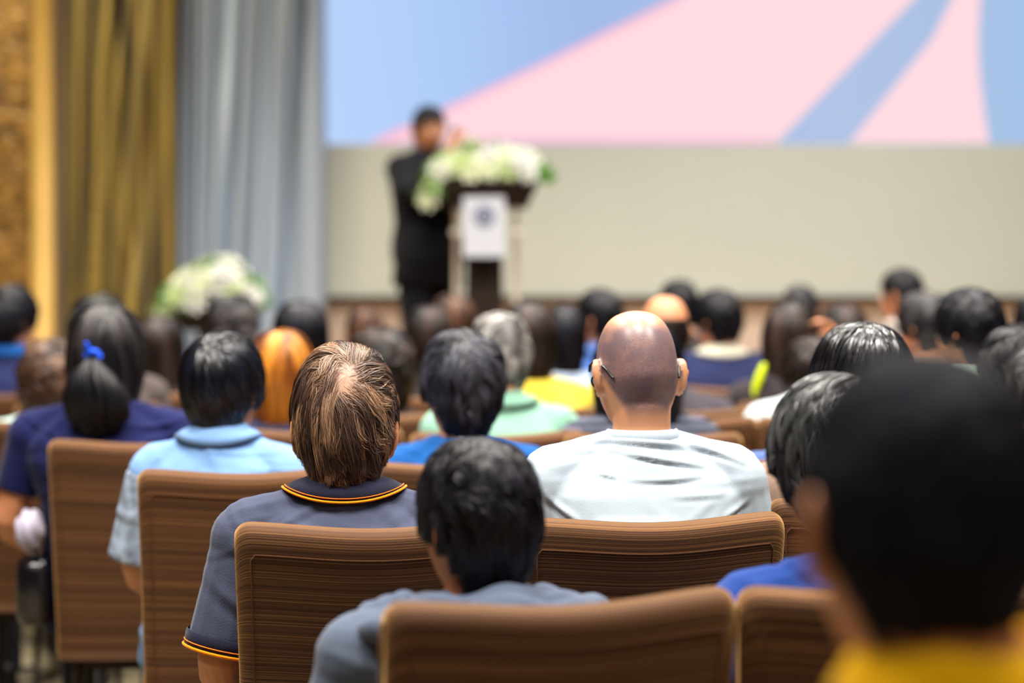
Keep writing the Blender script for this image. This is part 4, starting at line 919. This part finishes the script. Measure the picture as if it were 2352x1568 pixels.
# ------------------------------------------------------------------ the speaker on stage
sp_arms = {1: [(.175, -.01, .965), (.235, .13, .82), (.05, .235, 1.035), (-.35, .15, 1)], -1: [(-.175, -.01, .965), (-.24, .10, .73), (-.10, .30, .80), (.4, .7, .5)]}
SPp = Pose(H=1.70, stand=True, arms=sp_arms, yaw=-6, pitch=-4)
D = 10.65
r, p = person(984, 182, D, 'man in a black suit speaking into a microphone on stage behind the lectern flowers', (26, 26, 32), 'crop', 'black', pose=SPp, H=1.70, near=1, byaw=218, sk='b', sleeve=1.95, shirtname='jacket', trousers=(22, 22, 28), collar=(40, 40, 50), hk=(1.02, 1, 1.04))
r.location.z = SZ
bf = Buf(); bf.rings([(.76, .20, .14, 0, -.01), (.9, .19, .135, 0, -.01), (1.05, .175, .13, 0, -.02), (1.2, .16, .125, 0, -.025)], 28); link('jacket_skirt', bf.mesh('jacket_skirt'), cloth((26, 26, 32)), r)
W = p.arms[1][2]; hd = np.array((-.35, .15, 1.)); hd /= np.linalg.norm(hd)
mc = W+hd*.07+np.array([-.005, .03, 0])
bf = Buf(); bf.tube([tuple(mc+np.array((.02, .06, -.09))), tuple(mc), tuple(mc+np.array((-.03, -.045, .05)))], [.011, .013, .015], 12); bf.ell(mc+np.array((-.036, -.055, .062)), (.024, .024, .024))
mo = link('microphone', bf.mesh('microphone'), mat('black_microphone', (30, 30, 34), .35), None)
rm = Matrix.Translation(r.location) @ Euler((0, 0, math.radians(218))).to_matrix().to_4x4(); mo.matrix_world = rm; tag(mo, 'black handheld microphone held up by the man on stage', 'microphone')

# ------------------------------------------------------------------ small belongings
d = 7.2; A0 = px(1728, 915, d); A1 = px(1752, 846, d)
bf = Buf(); P0 = np.array(A0)*0; dv = np.array(A1-A0); bf.tube([P0+dv*-.45, P0, P0+dv*.35, P0+dv*.8, P0+dv], [.012, .016, .022, .026, .020], 14, flat=.6)
o = link('light_stick', bf.mesh('light_stick'), mat('neon_plastic', (208, 228, 10), .4, 0, .03), None, A0); tag(o, 'neon yellow green stick poking up beside the chair of the small white-topped person', 'stick')
# black handbag and lilac cloth beside the ponytail wearer
hb = empty('handbag', px(95, 1370, 5.55)); tag(hb, 'glossy black handbag on the seat at the hip of the navy T-shirt wearer', 'bag')
u = sphere_dirs(24, 16); q = np.sign(u)*abs(u)**.45; bf = Buf(); bf.sph(q*np.array([.05, .13, .10])+np.array([0, 0, .03])); link('bag_body', bf.mesh('bag_body'), mat('patent_leather', (16, 15, 22), .18, 0, .2, 20, .4, .7), hb)
bf = Buf(); bf.tube([(0, -.08+.16*(k/12), .12+.07*math.sin(PI*k/12)) for k in range(13)], .006, 8); link('handle', bf.mesh('handle'), mat('patent_leather', (16, 15, 22), .18, 0, .2, 20, .4, .7), hb)
bf = Buf(); bf.ell((-.052, -.03, .08), (.006, .012, .010)); link('clasp', bf.mesh('clasp'), chrome, hb)
bf = Buf(); u = sphere_dirs(24, 16); Pq = u*np.array([.036, .06, .055]); Pq = Pq*(1+.12*np.sin(u[..., 0]*9+u[..., 2]*5))[..., None]; bf.sph(Pq)
o = link('folded_cloth', bf.mesh('folded_cloth'), cloth((176, 170, 190)), None, px(68, 1218, 5.45)); tag(o, 'bunched lilac grey cloth beside the bare forearm of the navy T-shirt wearer', 'cloth')
# denim jacket over the chair beyond the taupe top
bf = Buf(); u = sphere_dirs(28, 16); Pq = u*np.array([.13, .07, .05]); Pq = Pq*(1+.08*np.sin(u[..., 0]*7+u[..., 1]*6))[..., None]; bf.sph(Pq)
o = link('denim_jacket', bf.mesh('denim_jacket'), cloth((76, 98, 150)), None, px(1800, 1078, 4.95)); tag(o, 'blue denim jacket bunched on a chair left of the grey-streaked hair', 'jacket')
